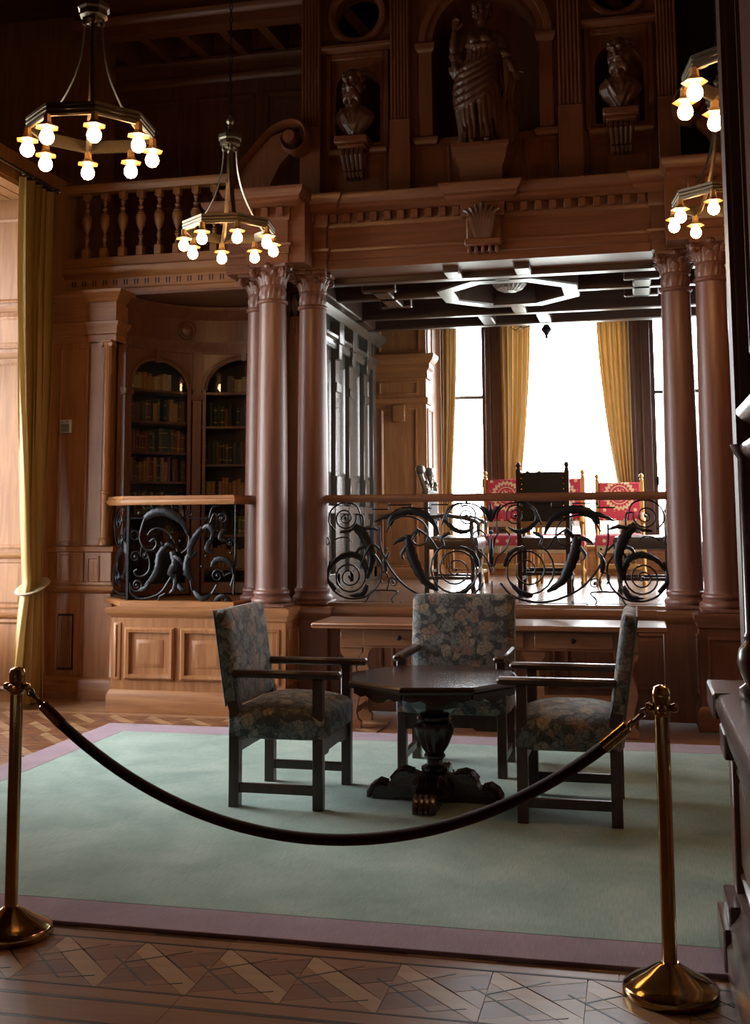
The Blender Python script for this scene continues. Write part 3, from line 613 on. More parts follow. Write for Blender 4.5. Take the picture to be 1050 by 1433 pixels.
# ================================================================ ALCOVE with curved bookcase
AC = (-3.66, 9.42); AR = .87
def cyl(a, r, z): return (AC[0]+r*math.cos(a), AC[1]+r*math.sin(a), z)
def arcstrip(mb, a0, a1, prof, n=24, caps=True):
    # prof closed polygon (inward offset, z): positive offset points to the room (smaller radius)
    R = [[cyl(a0+(a1-a0)*i/n, AR-o, z) for o, z in prof] for i in range(n+1)]
    return mb.loft(R, True, caps, caps)
alcove_oak = wood('alcove_oak', (.125, .046, .021), (.20, .080, .037), .40, 'z')
apse = struct('wall_alcove', arcstrip(MB(), PI*1.02, -PI*.02, [(0, 3.20), (0, 3.66), (-.06, 3.66), (-.06, 3.20)]), alcove_oak, 'curved oak frieze wall of the book alcove')
arcstrip(MB(), PI, 0, [(0, 3.17), (.02, 3.17), (.025, 3.22), (.05, 3.25), (.055, 3.28), (0, 3.29)]).build('architrave', alcove_oak, apse)
arcstrip(MB(), PI, 0, [(0, 3.50), (.02, 3.52), (.05, 3.56), (.08, 3.59), (.08, 3.62), (0, 3.63)]).build('cornice', alcove_oak, apse)
struct('ceiling_alcove', MB().prism([(AC[0]+.92*math.cos(PI*k/24), AC[1]+.03+.92*math.sin(PI*k/24)) for k in range(25)], 3.63, 3.655, 'xy'), alcove_oak, 'oak ceiling of the book alcove')
rz = MB().lathe([(.001, -.03), (.05, -.028), (.06, -.02), (.075, -.03), (.09, -.022), (.095, 0)], (0,0,0), 20, axis='y').build('roundel', alcove_oak, apse)
a_ = math.radians(128); rz.location = cyl(a_, AR-.0, 3.395); rz.rotation_euler = (0, 0, a_-PI/2)
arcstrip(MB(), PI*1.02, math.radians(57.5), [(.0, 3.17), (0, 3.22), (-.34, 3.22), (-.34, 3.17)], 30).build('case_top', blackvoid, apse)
struct('wall_alcove_light_stop', MB().box(-5.15, -3.0, 10.46, 10.6, 0, 3.8).box(-5.15, -2.9, 9.6, 10.5, .6, .80), blackvoid, 'unseen plain box added behind the book alcove to keep stray daylight out', smooth=0)  # unseen enclosure added to block sky light leaking into the alcove
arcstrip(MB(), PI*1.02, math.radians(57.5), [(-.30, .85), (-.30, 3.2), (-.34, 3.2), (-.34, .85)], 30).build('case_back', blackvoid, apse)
pier_m = MB().box(-2.985, -2.80, 9.46, 9.9, .85, 3.36); pier_o = struct('wall_pier', pier_m, oak, 'oak pilaster pier seen between the left columns')
for k in range(6): MB().bbox(-2.975+k*.03, -2.975+k*.03+.018, 9.445, 9.46, 3.20, 3.35, .003).build('flute', oak, pier_o)
m = MB()
for k in range(3):
    m.tube([(-2.955+k*.065, 9.45-.03*math.sin(t*2.5), 3.36+.2*t) for t in (0,.25,.5,.75,1)], [.014,.03,.034,.026,.012], 6, (0,1,0), .012)
m.bbox(-3.0, -2.79, 9.43, 9.7, 3.57, 3.66, .006); m.build('pilaster_capital', carved, pier_o)
# piers at the ends of the arc
for aa in (math.radians(176), math.radians(121), math.radians(59), math.radians(4)):
    m = MB(); hw = .042 if .1 < aa < 3 else .055
    arcstrip(m, aa+hw/AR, aa-hw/AR, [(-.05, .85), (.025, .85), (.025, 3.18), (-.05, 3.18)], 3); m.build('pilaster_strip', alcove_oak, apse)
    m = MB(); arcstrip(m, aa+(hw+.02)/AR, aa-(hw+.02)/AR, [(-.02, 2.70), (.035, 2.71), (.05, 2.74), (.05, 2.765), (-.02, 2.775)], 3); m.build('impost', alcove_oak, apse)
    m = MB(); arcstrip(m, aa+.018/AR, aa-.018/AR, [(.0, 2.78), (.032, 2.78), (.032, 3.17), (.0, 3.17)], 2); m.build('pilaster_strip', alcove_oak, apse)

colours = {'dark red': (.17,.018,.014), 'brown': (.12,.050,.022), 'ochre': (.36,.18,.035), 'tan': (.34,.20,.09), 'dark green': (.022,.045,.028), 'black': (.018,.016,.016), 'crimson': (.32,.022,.03), 'navy blue': (.018,.028,.07), 'cream': (.42,.32,.19), 'grey': (.13,.125,.12), 'orange': (.40,.12,.025), 'olive': (.10,.085,.025)}
bookm = {k: plain('book_cloth_'+k.replace(' ', '_'), v, .6) for k, v in colours.items()}
gilt = plain('gilt_band', (.50, .32, .10), .4, .6); pages = plain('book_pages', (.55, .47, .34), .9)
ORD = ['first','second','third','fourth','fifth','sixth','seventh','eighth','ninth','tenth','eleventh','twelfth','thirteenth','fourteenth','fifteenth','sixteenth','seventeenth','eighteenth','nineteenth','twentieth','twenty-first','twenty-second','twenty-third','twenty-fourth']
SHO = ['top arched', 'second', 'third', 'fourth', 'fifth', 'lowest']
def book(a, r, z, wd, h, dp, c, label, group, lean=0):
    t = thing('book', label, 'book', cyl(a, r, z), a-PI/2, group); t.rotation_euler = (0, lean, a-PI/2)
    # local -y faces the room; spine is rounded
    y0 = -dp/2
    sp = [(-wd/2, y0+.008), (-wd/4, y0), (wd/4, y0), (wd/2, y0+.008), (wd/2, dp/2), (wd/2-.003, dp/2), (wd/2-.003, y0+.012), (-wd/2+.003, y0+.012), (-wd/2+.003, dp/2), (-wd/2, dp/2)]
    MB().prism(sp, 0, h, 'xy').build('cover', bookm[c], t, True, smooth=0)
    MB().box(-wd/2+.003, wd/2-.003, y0+.012, dp/2-.006, .004, h-.004).build('pages', pages, t, True, smooth=0)
    if random.random() < .5:
        for zz in (.18, .78): MB().prism([(-wd/2-.0004, y0+.0075), (-wd/4, y0-.0008), (wd/4, y0-.0008), (wd/2+.0004, y0+.0075), (wd/2, y0+.009), (-wd/2, y0+.009)], h*zz, h*zz+.008, 'xy').build('gilt_band', gilt, t, True, smooth=0)
def bookcase(name, label, adeg0, adeg1, side, shelves, palettes, arch_books):
    A0, A1 = math.radians(adeg0), math.radians(adeg1); am = (A0+A1)/2; hw = (A0-A1)/2*AR
    t = thing(name, label, 'bookcase', cyl(am, AR, .852))
    # door surround with arched head on the cylinder
    zs, zt = 2.82, 3.17; r_ = hw-.055; m = MB(); n = 22; top = []
    for i in range(n+1):
        s = -hw+2*hw*i/n; zz = zs+math.sqrt(max(0, r_*r_-s*s))*.80 if abs(s) < r_ else zs-.0
        top.append((am-s/AR, zz, abs(s) < r_))
    for (a, za, ia), (b, zb, ib) in zip(top[:-1], top[1:]):
        q = lambda ang, o, z: cyl(ang, AR-o, z)
        m.add([q(a,.0,za), q(b,.0,zb), q(b,.0,zt), q(a,.0,zt)], [(0,1,2,3)]); m.add([q(a,.0,za), q(b,.0,zb), q(b,-.05,zb), q(a,-.05,za)], [(0,1,2,3)])
    m.build('spandrel', alcove_oak, t, recalc=False)
    pts = [(-r_*math.cos(PI*k/16), zs+.80*r_*math.sin(PI*k/16)) for k in range(17)]
    MB().tube([cyl(am-s/AR, AR-.008, z) for s, z in pts], .018, 8, (0,0,1)).build('arch_moulding', alcove_oak, t)
    pts = [(-(r_+.045)*math.cos(PI*k/16), zs+.80*(r_+.045)*math.sin(PI*k/16)) for k in range(17)]
    MB().tube([cyl(am-s/AR, AR-.005, z) for s, z in pts], .010, 6, (0,0,1)).build('arch_moulding', alcove_oak, t)
    kz = zs+.8*r_-.03; m = MB(); arcstrip(m, am+.028/AR, am-.028/AR, [(0, kz), (.03, kz), (.045, 3.17), (0, 3.17)], 2); m.build('keystone', alcove_oak, t)
    for s in (-1, 1):
        m = MB(); e = am-s*(r_+.012)/AR; arcstrip(m, e+.016/AR, e-.016/AR, [(-.03, .87), (.012, .87), (.012, zs), (-.03, zs)], 2); m.build('door_stile', alcove_oak, t)
    m = MB(); arcstrip(m, am+r_/AR, am-r_/AR, [(-.03, .87), (.012, .87), (.012, .97), (-.03, .97)], 6); m.build('door_rail', alcove_oak, t)
    # curved glass with an arched head
    m = MB()
    for i in range(16):
        s0, s1 = -r_+2*r_*i/16, -r_+2*r_*(i+1)/16; f = lambda s: zs+.80*math.sqrt(max(0, r_*r_-s*s))
        m.add([cyl(am-s0/AR, AR+.012, .97), cyl(am-s1/AR, AR+.012, .97), cyl(am-s1/AR, AR+.012, f(s1)), cyl(am-s0/AR, AR+.012, f(s0))], [(0,1,2,3)])
    m.build('glass_pane', case_glass, t, recalc=False, smooth=80)
    for i, z in enumerate(shelves):
        m = MB(); arcstrip(m, A0, A1, [(-.05, z-.022), (-.05, z), (-.29, z), (-.29, z-.022)], 8); m.build('shelf', alcove_oak, t)
    RB = AR+.17
    for i, z in enumerate(shelves):
        zn = shelves[i-1] if i else 3.05
        lim = (hw*(RB/AR))-.05 if i else r_*.72
        s = -lim; k = 0; pal = palettes[i % len(palettes)]
        names = []
        while s < lim-.02 and k < 22:
            wd = random.uniform(.026, .050); h = min(zn-z-.05, random.uniform(.17, .235)) if i else random.uniform(.13, .17)
            c = random.choice(pal); s += wd/2
            if random.random() > .06:
                book(am-s/RB, RB-random.uniform(0, .012), z, wd, h, .14, c, f'{c} book, {ORD[k]} from the left on the {SHO[i]} shelf of the {side} bookcase', 'books behind the curved glass', 0)
                k += 1
            s += wd/2+.0015
    return t
bookcase('bookcase', 'curved oak bookcase with arched glass door, nearest the curtain', 174, 123, 'left', [2.80, 2.50, 2.21, 1.93, 1.62, 1.28],
    [['tan','ochre','cream'], ['ochre','brown','brown','black','olive'], ['dark red','crimson','brown','olive','dark green','orange'], ['ochre','tan','dark red','brown','grey','orange','dark green'], ['cream','black','brown','grey','dark green'], ['brown','black','dark red']], True)
bookcase('bookcase', 'curved oak bookcase with arched glass door, partly behind the pale columns', 119, 61, 'right', [2.80, 2.47, 2.10, 1.74, 1.42, 1.10],
    [['brown','orange','tan','grey','cream'], ['black','navy blue','brown','dark green','black'], ['black','brown','dark green','navy blue'], ['ochre','orange','tan','brown','ochre'], ['dark green','olive','navy blue','grey'], ['ochre','tan','ochre']], True)

# ================================================================ COLUMNS
def leaf_mesh(w, h, out, mat, name='acanthus_leaf'):
    R = []
    for i in range(9):
        t = i/8; ww = w*(.75+.5*math.sin(PI*t))*(1-t**4*.75)*(1+.12*math.sin(t*20)); y = -out*(t**2.2)-.004; z = h*t if t < .85 else h*(.85-(t-.85)*.9)
        if t >= .85: y -= out*.25*(t-.85)/.15
        R.append([(-ww/2, y+.006, z), (-ww/4, y-.006, z), (0, y-.010, z), (ww/4, y-.006, z), (ww/2, y+.006, z), (0, y+.012, z)])
    o = MB().loft(R).build(name, mat, None); d = o.data; bpy.data.objects.remove(o); return d
LEAF1 = leaf_mesh(.064, .095, .050, col_wood); LEAF2 = leaf_mesh(.060, .140, .055, col_wood)
def spiral_pts(c, r0, r1, a0, turns, n=24):
    return [(c[0]+(r0+(r1-r0)*i/n)*math.cos(a0+turns*2*PI*i/n), c[1]+(r0+(r1-r0)*i/n)*math.sin(a0+turns*2*PI*i/n)) for i in range(n+1)]
vo = MB().tube([(0, -x, z) for x, z in [(.07, -.12), (.105, -.07), (.128, -.01)]+spiral_pts((.168, -.028), .042, .008, PI*.85, -1.7)], [.011]*2+[.013]*26, 6, (1,0,0), .020).build('corner_volute', col_wood, None); VOL = vo.data; bpy.data.objects.remove(vo)
def column(x, y, label, r=.135, h0=.85, rot=.0):
    t = thing('column', label, 'column', (x, y, h0), rot, 'corinthian columns of the screen')
    m = MB().bbox(-.165, .165, -.165, .165, 0, .03, .006)
    m.lathe([(r+.028, .03), (r+.036, .045), (r+.036, .06), (r+.024, .075), (r+.012, .085), (r+.014, .10), (r+.022, .112), (r+.018, .128), (r+.004, .138), (r, .155)], (0,0,0), 28); m.build('base', col_wood, t, True)
    prof = []
    for i in range(15):
        k = i/14; prof.append((r*(1-.17*max(0, k-.30)**1.3*1.35), .155+k*(2.52-.155)))
    rt_ = prof[-1][0]; MB().lathe(prof, (0,0,0), 28).build('shaft', col_wood, t, True)
    MB().lathe([(rt_, 2.515), (rt_+.014, 2.525), (rt_+.018, 2.537), (rt_+.012, 2.550), (rt_-.004, 2.556)], (0,0,0), 28).build('astragal', col_wood, t, True)
    # carved neck band: gadroons
    R = [[((rt_-.006+ (.010 if k % 2 else 0)*math.sin(PI*q))*math.cos(2*PI*(k+q*.8)/36), (rt_-.006+(.010 if k % 2 else 0)*math.sin(PI*q))*math.sin(2*PI*(k+q*.8)/36), 2.556+q*.10) for k in range(36)] for q in (0, .25, .5, .75, 1)]
    MB().loft(R).build('neck_band', col_wood, t, True, smooth=20)
    cp = MB().lathe([(rt_, 2.655), (rt_+.008, 2.665), (rt_-.004, 2.68), (rt_-.006, 2.74), (rt_+.012, 2.80), (rt_+.03, 2.815)], (0,0,0), 20).build('capital', col_wood, t, True)
    for k in range(8): a = k*PI/4; inst(LEAF1, cp, (math.cos(a-PI/2)*(rt_-.008), math.sin(a-PI/2)*(rt_-.008), 2.67), (0,0,a), name='acanthus_leaf')
    for k in range(8): a = (k+.5)*PI/4; inst(LEAF2, cp, (math.cos(a-PI/2)*(rt_-.010), math.sin(a-PI/2)*(rt_-.010), 2.67), (0,0,a), name='acanthus_leaf')
    for k in range(4): a = (k+.5)*PI/2; inst(VOL, cp, (0, 0, 2.80), (0,0,a), name='corner_volute')
    n = 8; ab = []
    for k in range(4):
        a = k*PI/2+PI/4
        for j in range(n):
            u = j/n; p = Vector((math.cos(a), math.sin(a)))*.222*(1-u)+Vector((math.cos(a+PI/2), math.sin(a+PI/2)))*.222*u; p *= 1-.13*math.sin(PI*u); ab.append((p.x, p.y))
    MB().prism(ab, 2.815, 2.842, 'xy').build('abacus', col_wood, cp, True)
    for k in range(4): a = k*PI/2; MB().lathe([(.001, -.02), (.024, -.02), (.034, 0), (.024, .02), (.006, .028)], (.142*math.cos(a), .142*math.sin(a), 2.825), 8).build('rosette', col_wood, cp, True)
    return t
column(-2.94, 8.95, 'tall pale-lit oak column on the left pedestal, in front of its pair', .132)
column(-3.165, 9.29, 'slimmer-looking pale column set behind the left front column, at the alcove railing', .125)
column(-2.685, 9.29, 'shaded oak column where the gallery railing starts on the left', .134)
column(2*CX+2.69, 9.29, 'dark oak column where the gallery railing ends on the right', .134)
column(2*CX+2.94, 8.95, 'dark oak column nearest the carved cabinet at far right', .132)

# ================================================================ IRON RAILINGS
def smooth_path(P, k=5):
    P = [Vector(p) for p in P]; Q = []
    for i in range(len(P)-1):
        p0, p1, p2, p3 = P[max(0, i-1)], P[i], P[i+1], P[min(len(P)-1, i+2)]
        for j in range(k):
            u = j/k; Q.append(.5*((2*p1)+(p2-p0)*u+(2*p0-5*p1+4*p2-p3)*u*u+(3*p1-p0-3*p2+p3)*u**3))
    Q.append(P[-1]); return [(q.x, q.y) for q in Q]
class Iron:
    # draws in (u, v) metres on a vertical plane through org along direction d
    def __init__(s, t, org, d): s.t, s.o, s.d = t, Vector(org), Vector(d).normalized(); s.n = Vector((s.d.y, -s.d.x, 0))
    def P(s, u, v, off=0): return s.o+s.d*u+Vector((0,0,v))+s.n*off
    def bar(s, pts, r=.007, name='scroll', taper=False, off=0, mb=None):
        q = [s.P(u, v, off) for u, v in pts]; n = len(q)
        r *= 1.25; rr = [r*(1-.45*i/n) for i in range(n)] if taper else r
        MB().tube(q, rr, 6, s.n, .008).build(name, iron, s.t)
    def spiral(s, c, R, turns, a0, r=.0075, tail=None):
        pts = spiral_pts(c, R, R*.12, a0, turns, max(18, int(abs(turns)*18)))
        if tail: pts = smooth_path(tail+[pts[0]], 5)[:-1]+pts
        s.bar(pts, r, taper=True)
        o = s.P(*c); MB().lathe([(.002, -.014), (.012, -.008), (.014, 0), (.012, .008), (.002, .014)], o, 8, axis='y').build('boss', iron, s.t)
    def leaf(s, pts, w, name='acanthus_leaf', off=.004, serr=.13):
        q = smooth_path(pts, 6); n = len(q)
        ww = [w*.72*(.25+.75*math.sin(PI*min(1, .12+.88*i/(n-1)))**.8)*(1+serr*(1 if i % 3 == 0 else -.4))*(1-.15*i/n) for i in range(n)]
        MB().tube([s.P(u, v, off+.012*math.sin(PI*i/n)) for i, (u, v) in enumerate(q)], ww, 8, s.n, [.008+.010*math.sin(PI*i/n) for i in range(n)]).build(name, iron, s.t)
    def ring(s, c, R, r=.006):
        MB().tube([s.P(c[0]+R*math.cos(2*PI*k/20), c[1]+R*math.sin(2*PI*k/20)) for k in range(20)], r, 6, s.n, .008, True).build('ring', iron, s.t)
    def ball(s, c, r=.013): MB().lathe([(.001, -r), (r*.7, -r*.7), (r, 0), (r*.7, r*.7), (.001, r)], s.P(*c), 8).build('bud', iron, s.t)

S = .00590   # metres per design unit of the drawn pattern
def main_railing():
    t = thing('iron_railing', 'black wrought-iron scrollwork railing across the gallery front', 'railing', (CX, 9.28, .85))
    MB().sweep([(-2.56, 9.28), (2*CX+2.56, 9.28)], [(-.045, 1.715), (-.035, 1.70), (.035, 1.70), (.045, 1.715), (.045, 1.745), (.03, 1.765), (-.03, 1.765), (-.045, 1.745)]).build('handrail', dark_h, t)
    for s in (-1, 1):
        I = Iron(t, (CX, 9.28, 0), (s, 0, 0)); C = lambda u, y: (u*S, 1.70-(y-702)*S+0.0)
        sg = 1
        I.spiral(C(50, 797), 38*S, -2.6, PI*.35, .0085, [C(105, 740), C(88, 752), C(76, 768)])
        I.bar([C(*p) for p in smooth_path([(160, 735), (158, 765), (145, 795), (120, 822), (85, 838), (55, 840), (28, 832), (12, 815)])], .008)
        I.leaf([C(146, 735), (C(140, 722)), C(124, 715), C(104, 716), C(84, 728), C(74, 748)], 9*S)
        I.leaf([C(124, 716), C(150, 722), C(168, 730)], 5*S)
        I.bar([C(*p) for p in smooth_path([(150, 745), (140, 728), (122, 722), (100, 728), (90, 742), (92, 758), (104, 763), (112, 756), (108, 748)])], .007)
        I.leaf([C(118, 748), C(116, 768), C(108, 790), (C(96, 812)), C(76, 826)], 11*S)
        I.leaf([C(118, 752), C(132, 756), C(140, 762)], 4.5*S); I.leaf([C(114, 752), C(104, 742), C(102, 750)], 4.5*S); I.leaf([C(118, 762), C(128, 775), C(124, 784)], 4*S)
        I.leaf([C(56, 832), C(40, 828), C(24, 812)], 6*S); I.leaf([C(18, 792), C(26, 774), C(44, 764)], 5*S)
        I.spiral(C(34, 722), 15*S, 1.9, PI*.35, .007, [C(70, 735), C(60, 712), C(44, 704)])
        I.bar([C(*p) for p in smooth_path([(8, 742), (10, 718), (24, 706), (48, 706), (62, 722), (56, 742)])], .006)
        I.leaf([C(66, 728), C(50, 742), C(36, 744), C(24, 738)], 5*S); I.leaf([C(58, 745), C(70, 752), C(66, 764)], 4*S)
        I.spiral(C(204, 807), 25*S, 2.4, PI*.75, .008, [C(158, 770), C(172, 762)])
        I.bar([C(*p) for p in smooth_path([(172, 770), (158, 790), (160, 815), (178, 834), (204, 838), (226, 828), (236, 808), (232, 785)])], .0075)
        I.leaf([C(176, 800), C(186, 782), C(204, 776), C(224, 784), C(236, 802)], 7*S)
        I.leaf([C(197, 735), C(184, 748), C(176, 764), C(172, 784), C(178, 810)], 11*S); I.leaf([C(190, 742), C(174, 738), C(160, 742)], 4.5*S); I.leaf([C(176, 764), C(190, 768), C(196, 780)], 4*S)
        I.leaf([C(178, 818), C(186, 832), C(204, 834)], 6*S); I.leaf([C(224, 826), C(236, 812), C(234, 796)], 5*S)
        I.spiral(C(210, 724), 17*S, 2.0, PI*.9, .007, [C(184, 745), C(184, 722)])
        I.bar([C(*p) for p in smooth_path([(186, 730), (192, 708), (212, 702), (230, 712), (234, 730), (224, 742)])], .006); I.leaf([C(218, 744), C(204, 742), C(192, 736)], 4*S)
        I.ring(C(240, 757), 6.5*S); I.bar([C(*p) for p in smooth_path([(228, 757), (218, 752), (206, 752), (200, 758)])], .005)
        I.bar([C(0, 846), C(30, 846), C(32, 836), C(44, 832)], .006); I.bar([C(*p) for p in ((92, 846), (138, 846))], .006)
        I.bar([C(*p) for p in smooth_path([(128, 842), (136, 846), (142, 838), (134, 828), (146, 826), (160, 826), (172, 828), (180, 842), (188, 846)])], .006)
        I.bar([C(*p) for p in ((186, 846), (238, 846))], .006); I.ball(C(110, 848), .02); I.ball(C(204, 850), .018); I.ball(C(110, 840), .012)
        I.bar([C(110, 846), C(110, 855)], .006, 'foot'); I.bar([C(204, 846), C(204, 855)], .006, 'foot')
        I.bar([C(*p) for p in ((60, 706), (84, 706), (84, 711), (112, 711), (112, 706), (146, 706), (146, 712), (170, 712))], .005); I.bar([C(*p) for p in ((146, 703), (146, 709))], .007, 'fixing'); I.bar([C(34, 700), C(34, 706)], .008, 'fixing'); I.bar([C(210, 700), C(210, 704)], .008, 'fixing')
        I.leaf([C(150, 800), C(152, 785), C(146, 772)], 5*S); I.bar([C(*p) for p in smooth_path([(150, 826), (146, 812), (152, 800), (160, 806), (156, 816)])], .006); I.ball(C(152, 785), .016); I.ball(C(150, 768), .012)
        I.spiral(C(140, 815), 8*S, 1.5, 0, .005); I.bar([C(*p) for p in smooth_path([(2, 800), (8, 780), (20, 768), (26, 750), (16, 742), (6, 752), (2, 770)])], .006)
    I = Iron(t, (CX, 9.28, 0), (1, 0, 0)); C = lambda u, y: (u*S, 1.70-(y-702)*S)
    I.leaf([C(0, 730), C(-6, 716), C(-14, 708)], 5*S); I.leaf([C(0, 730), C(6, 716), C(14, 708)], 5*S); I.leaf([C(0, 728), C(0, 704)], 5*S)
    I.ball(C(0, 838), .026); I.bar([C(0, 812), C(0, 850)], .006); I.ball(C(0, 790), .02); I.ball(C(0, 745), .018); I.leaf([C(0, 790), C(0, 770), C(0, 748)], 5*S)
    return t
main_railing()
def side_railing():
    t = thing('iron_railing', 'black wrought-iron leaf railing in front of the book alcove', 'railing', (-3.75, 8.85, .89))
    pth = [(-4.48, 9.16), (-4.20, 8.86), (-3.26, 8.86), (-3.20, 9.155)]
    MB().sweep(pth, [(-.05, 1.715), (-.035, 1.69), (.035, 1.69), (.055, 1.715), (.055, 1.735), (.04, 1.74), (.04, 1.765), (-.04, 1.765), (-.05, 1.74)]).build('handrail', oak_h, t)
    MB().bbox(-4.195, -4.170, 8.848, 8.872, .89, 1.69, .003).build('post', iron, t)
    I = Iron(t, (-4.185, 8.86, 0), (1,0,0)); s6 = .0064; C = lambda x, y: ((x-178)*s6, 1.69-(y-707)*.0062)
    I.bar([C(182, 725), C(200, 725)], .006); I.bar([C(182, 837), C(222, 837), C(224, 830), C(232, 826)], .007); I.ring(C(188, 748), 6*s6)
    I.bar([C(*p) for p in smooth_path([(203, 722), (198, 735), (195, 752), (202, 766), (213, 768), (219, 760), (215, 753), (209, 757)])], .008)
    I.bar([C(*p) for p in smooth_path([(206, 748), (212, 741), (224, 739), (238, 748), (246, 762), (248, 770)])], .007)
    I.leaf([C(202, 725), C(214, 718), C(230, 716), C(244, 722), C(256, 732), C(263, 748)], 9*s6); I.bar([C(*p) for p in smooth_path([(256, 732), (264, 748), (262, 765), (254, 772)])], .007)
    I.leaf([C(232, 762), C(224, 775), C(222, 792), C(214, 806), C(204, 815)], 8*s6); I.leaf([C(228, 768), C(236, 760), C(246, 765)], 5*s6); I.leaf([C(232, 764), C(226, 756)], 4*s6); I.leaf([C(240, 770), C(246, 785), C(240, 798), C(248, 808)], 8*s6)
    I.spiral(C(189, 777), 8*s6, 1.6, 0, .006, [C(206, 770), C(198, 764)]); I.bar([C(*p) for p in smooth_path([(203, 770), (209, 780), (209, 794), (202, 802), (192, 803), (188, 797), (192, 794)])], .007); I.spiral(C(203, 775), 5*s6, -1.3, 0, .006)
    I.spiral(C(192, 815), 9*s6, 1.8, PI, .008, [C(182, 812)]); I.bar([C(*p) for p in smooth_path([(182, 812), (184, 826), (196, 833), (212, 831), (226, 824), (236, 810), (242, 800)])], .008); I.leaf([C(196, 822), (C(206, 818)), C(210, 812)], 5*s6)
    I.bar([C(200, 709), C(202, 713), C(206, 711), C(252, 711), C(256, 716), C(256, 722), C(248, 725)], .006); I.ball(C(194, 718), .02); I.bar([C(254, 725), C(290, 726)], .006); I.ring(C(264, 718), 4*s6)
    I.bar([C(212, 707), C(212, 711)], .006, 'fixing'); I.bar([C(240, 707), C(240, 711)], .006, 'fixing')
    I.leaf([C(283, 738), C(274, 750), C(267, 764), C(268, 776), C(276, 770)], 7*s6); I.leaf([C(266, 772), C(262, 786), C(264, 800), C(270, 808)], 8*s6); I.leaf([C(283, 740), C(292, 736), C(298, 744), C(294, 756)], 6*s6)
    I.bar([C(*p) for p in smooth_path([(267, 808), (270, 822), (282, 831), (294, 828), (303, 814)])], .008); I.leaf([C(272, 822), C(284, 832), C(296, 826)], 6*s6); I.bar([C(*p) for p in smooth_path([(292, 725), (296, 712), (306, 708)])], .006)
    I.spiral(C(304, 802), 9*s6, 1.7, 0, .007, [C(322, 815), C(326, 798)]); I.leaf([C(296, 790), C(302, 781), C(314, 780), C(324, 788), C(326, 800)], 6*s6); I.spiral(C(310, 726), 7*s6, -1.7, PI*.85, .007, [C(292, 735), C(298, 720)])
    I.leaf([C(296, 752), C(290, 766), C(300, 772)], 6*s6); I.leaf([C(312, 740), C(308, 752), C(318, 756)], 5*s6); I.bar([C(328, 707), C(328, 770), C(326, 826)], .006); I.spiral(C(321, 758), 6*s6, 1.4, 0, .006); I.spiral(C(316, 834), 8*s6, 1.5, PI, .006, [C(290, 838)]); I.leaf([C(300, 836), C(312, 828), C(326, 838)], 5*s6)
    for p in ((240, 752), (252, 756), (246, 790), (236, 800), (258, 800), (246, 815), (300, 706), (322, 772), (282, 790), (288, 776)): I.ball(C(*p), .013)
    for p in (((246, 800), (246, 818), (238, 826)), ((248, 812), (256, 820), (262, 818)), ((240, 776), (252, 780), (258, 790))): I.leaf([C(*q) for q in p], 5*s6)
    for k in range(12): a = PI*(.95-.06*k); I.ball(C(229+31*math.cos(a), 745-33*math.sin(a)), .007)
    # canted return panel
    I = Iron(t, (-4.19, 8.87, 0), (-.33, .35, 0)); K = lambda u, v: (u*.44, .90+v*.78)
    for c, R_ in (((.55, .83), .085), ((.45, .62), .06), ((.62, .22), .06)): I.spiral(K(*c), R_, -1.6, PI, .008, [K(.15, c[1]+.05)])
    I.bar([K(*p) for p in smooth_path([(.15, .95), (.5, .99), (.85, .85), (.7, .6), (.3, .55)])], .007); I.leaf([K(.3, .55), K(.7, .45), K(.75, .25), K(.4, .12)], .05); I.leaf([K(.2, .6), K(.15, .4), K(.3, .2)], .04); I.bar([K(*p) for p in smooth_path([(.1, .06), (.5, .05), (.85, .12), (.8, .35)])], .007)
    I.leaf([K(.1, .78), K(.3, .70), K(.2, .5)], .035); I.bar([K(0, .02), K(.95, .02)], .007)
    return t
side_railing()
# ================================================================ GALLERY ROOM
gl = struct('wall_gallery_left', MB().box(-3.15, -3.0, 9.6, 13.05, .85, 4.1), blackwood, 'glossy black panelled left wall of the gallery')
def boxX(y0, y1, z0, z1, d, name, mat=blackwood): return MB().bbox(-3.0, -3.0+d, y0, y1, z0, z1, .006).build(name, mat, gl)
boxX(10.0, 12.9, .87, 1.02, .05, 'plinth'); boxX(10.0, 12.9, 1.62, 1.70, .04, 'dado_rail')
for y0 in (10.15, 11.05, 11.62, 12.30):
    boxX(y0, y0+.16, .9, 3.20, .05, 'pilaster'); boxX(y0-.02, y0+.18, 1.70, 2.0, .07, 'pilaster_base'); boxX(y0-.02, y0+.18, 2.86, 2.96, .07, 'pilaster_band')
    boxX(y0-.01, y0+.17, 3.36, 3.60, .10, 'console'); boxX(y0+.02, y0+.14, 3.20, 3.36, .085, 'capital')
boxX(12.76, 12.90, .9, 3.6, .05, 'pilaster')
MB().sweep([(-3.0, 9.9), (-3.0, 12.9)], [(0, 3.30), (.05, 3.30), (.06, 3.33), (.06, 3.38), (.09, 3.40), (.09, 3.43), (0, 3.44)]).build('architrave', blackwood, gl)
MB().sweep([(-3.0, 9.9), (-3.0, 12.9)], [(0, 3.58), (.10, 3.58), (.14, 3.62), (.18, 3.66), (.18, 3.70), (0, 3.72)]).build('cornice', blackwood, gl)
for y0, y1 in ((10.35, 11.0), (11.24, 11.58), (11.82, 12.24), (12.5, 12.72)):
    panelX(gl, y0, y1, 2.02, 3.18, -3.0, blackwood, FLAT); panelX(gl, y0, y1, 1.08, 1.58, -3.0, blackwood, RPs); panelX(gl, y0, y1, 1.74, 1.98, -3.0, blackwood, RPs[:6])
gb = struct('wall_gallery_back', MB().box(-3.15, -2.35, 12.92, 14.35, .85, 4.3), oak, 'warm oak pier at the back left of the gallery')
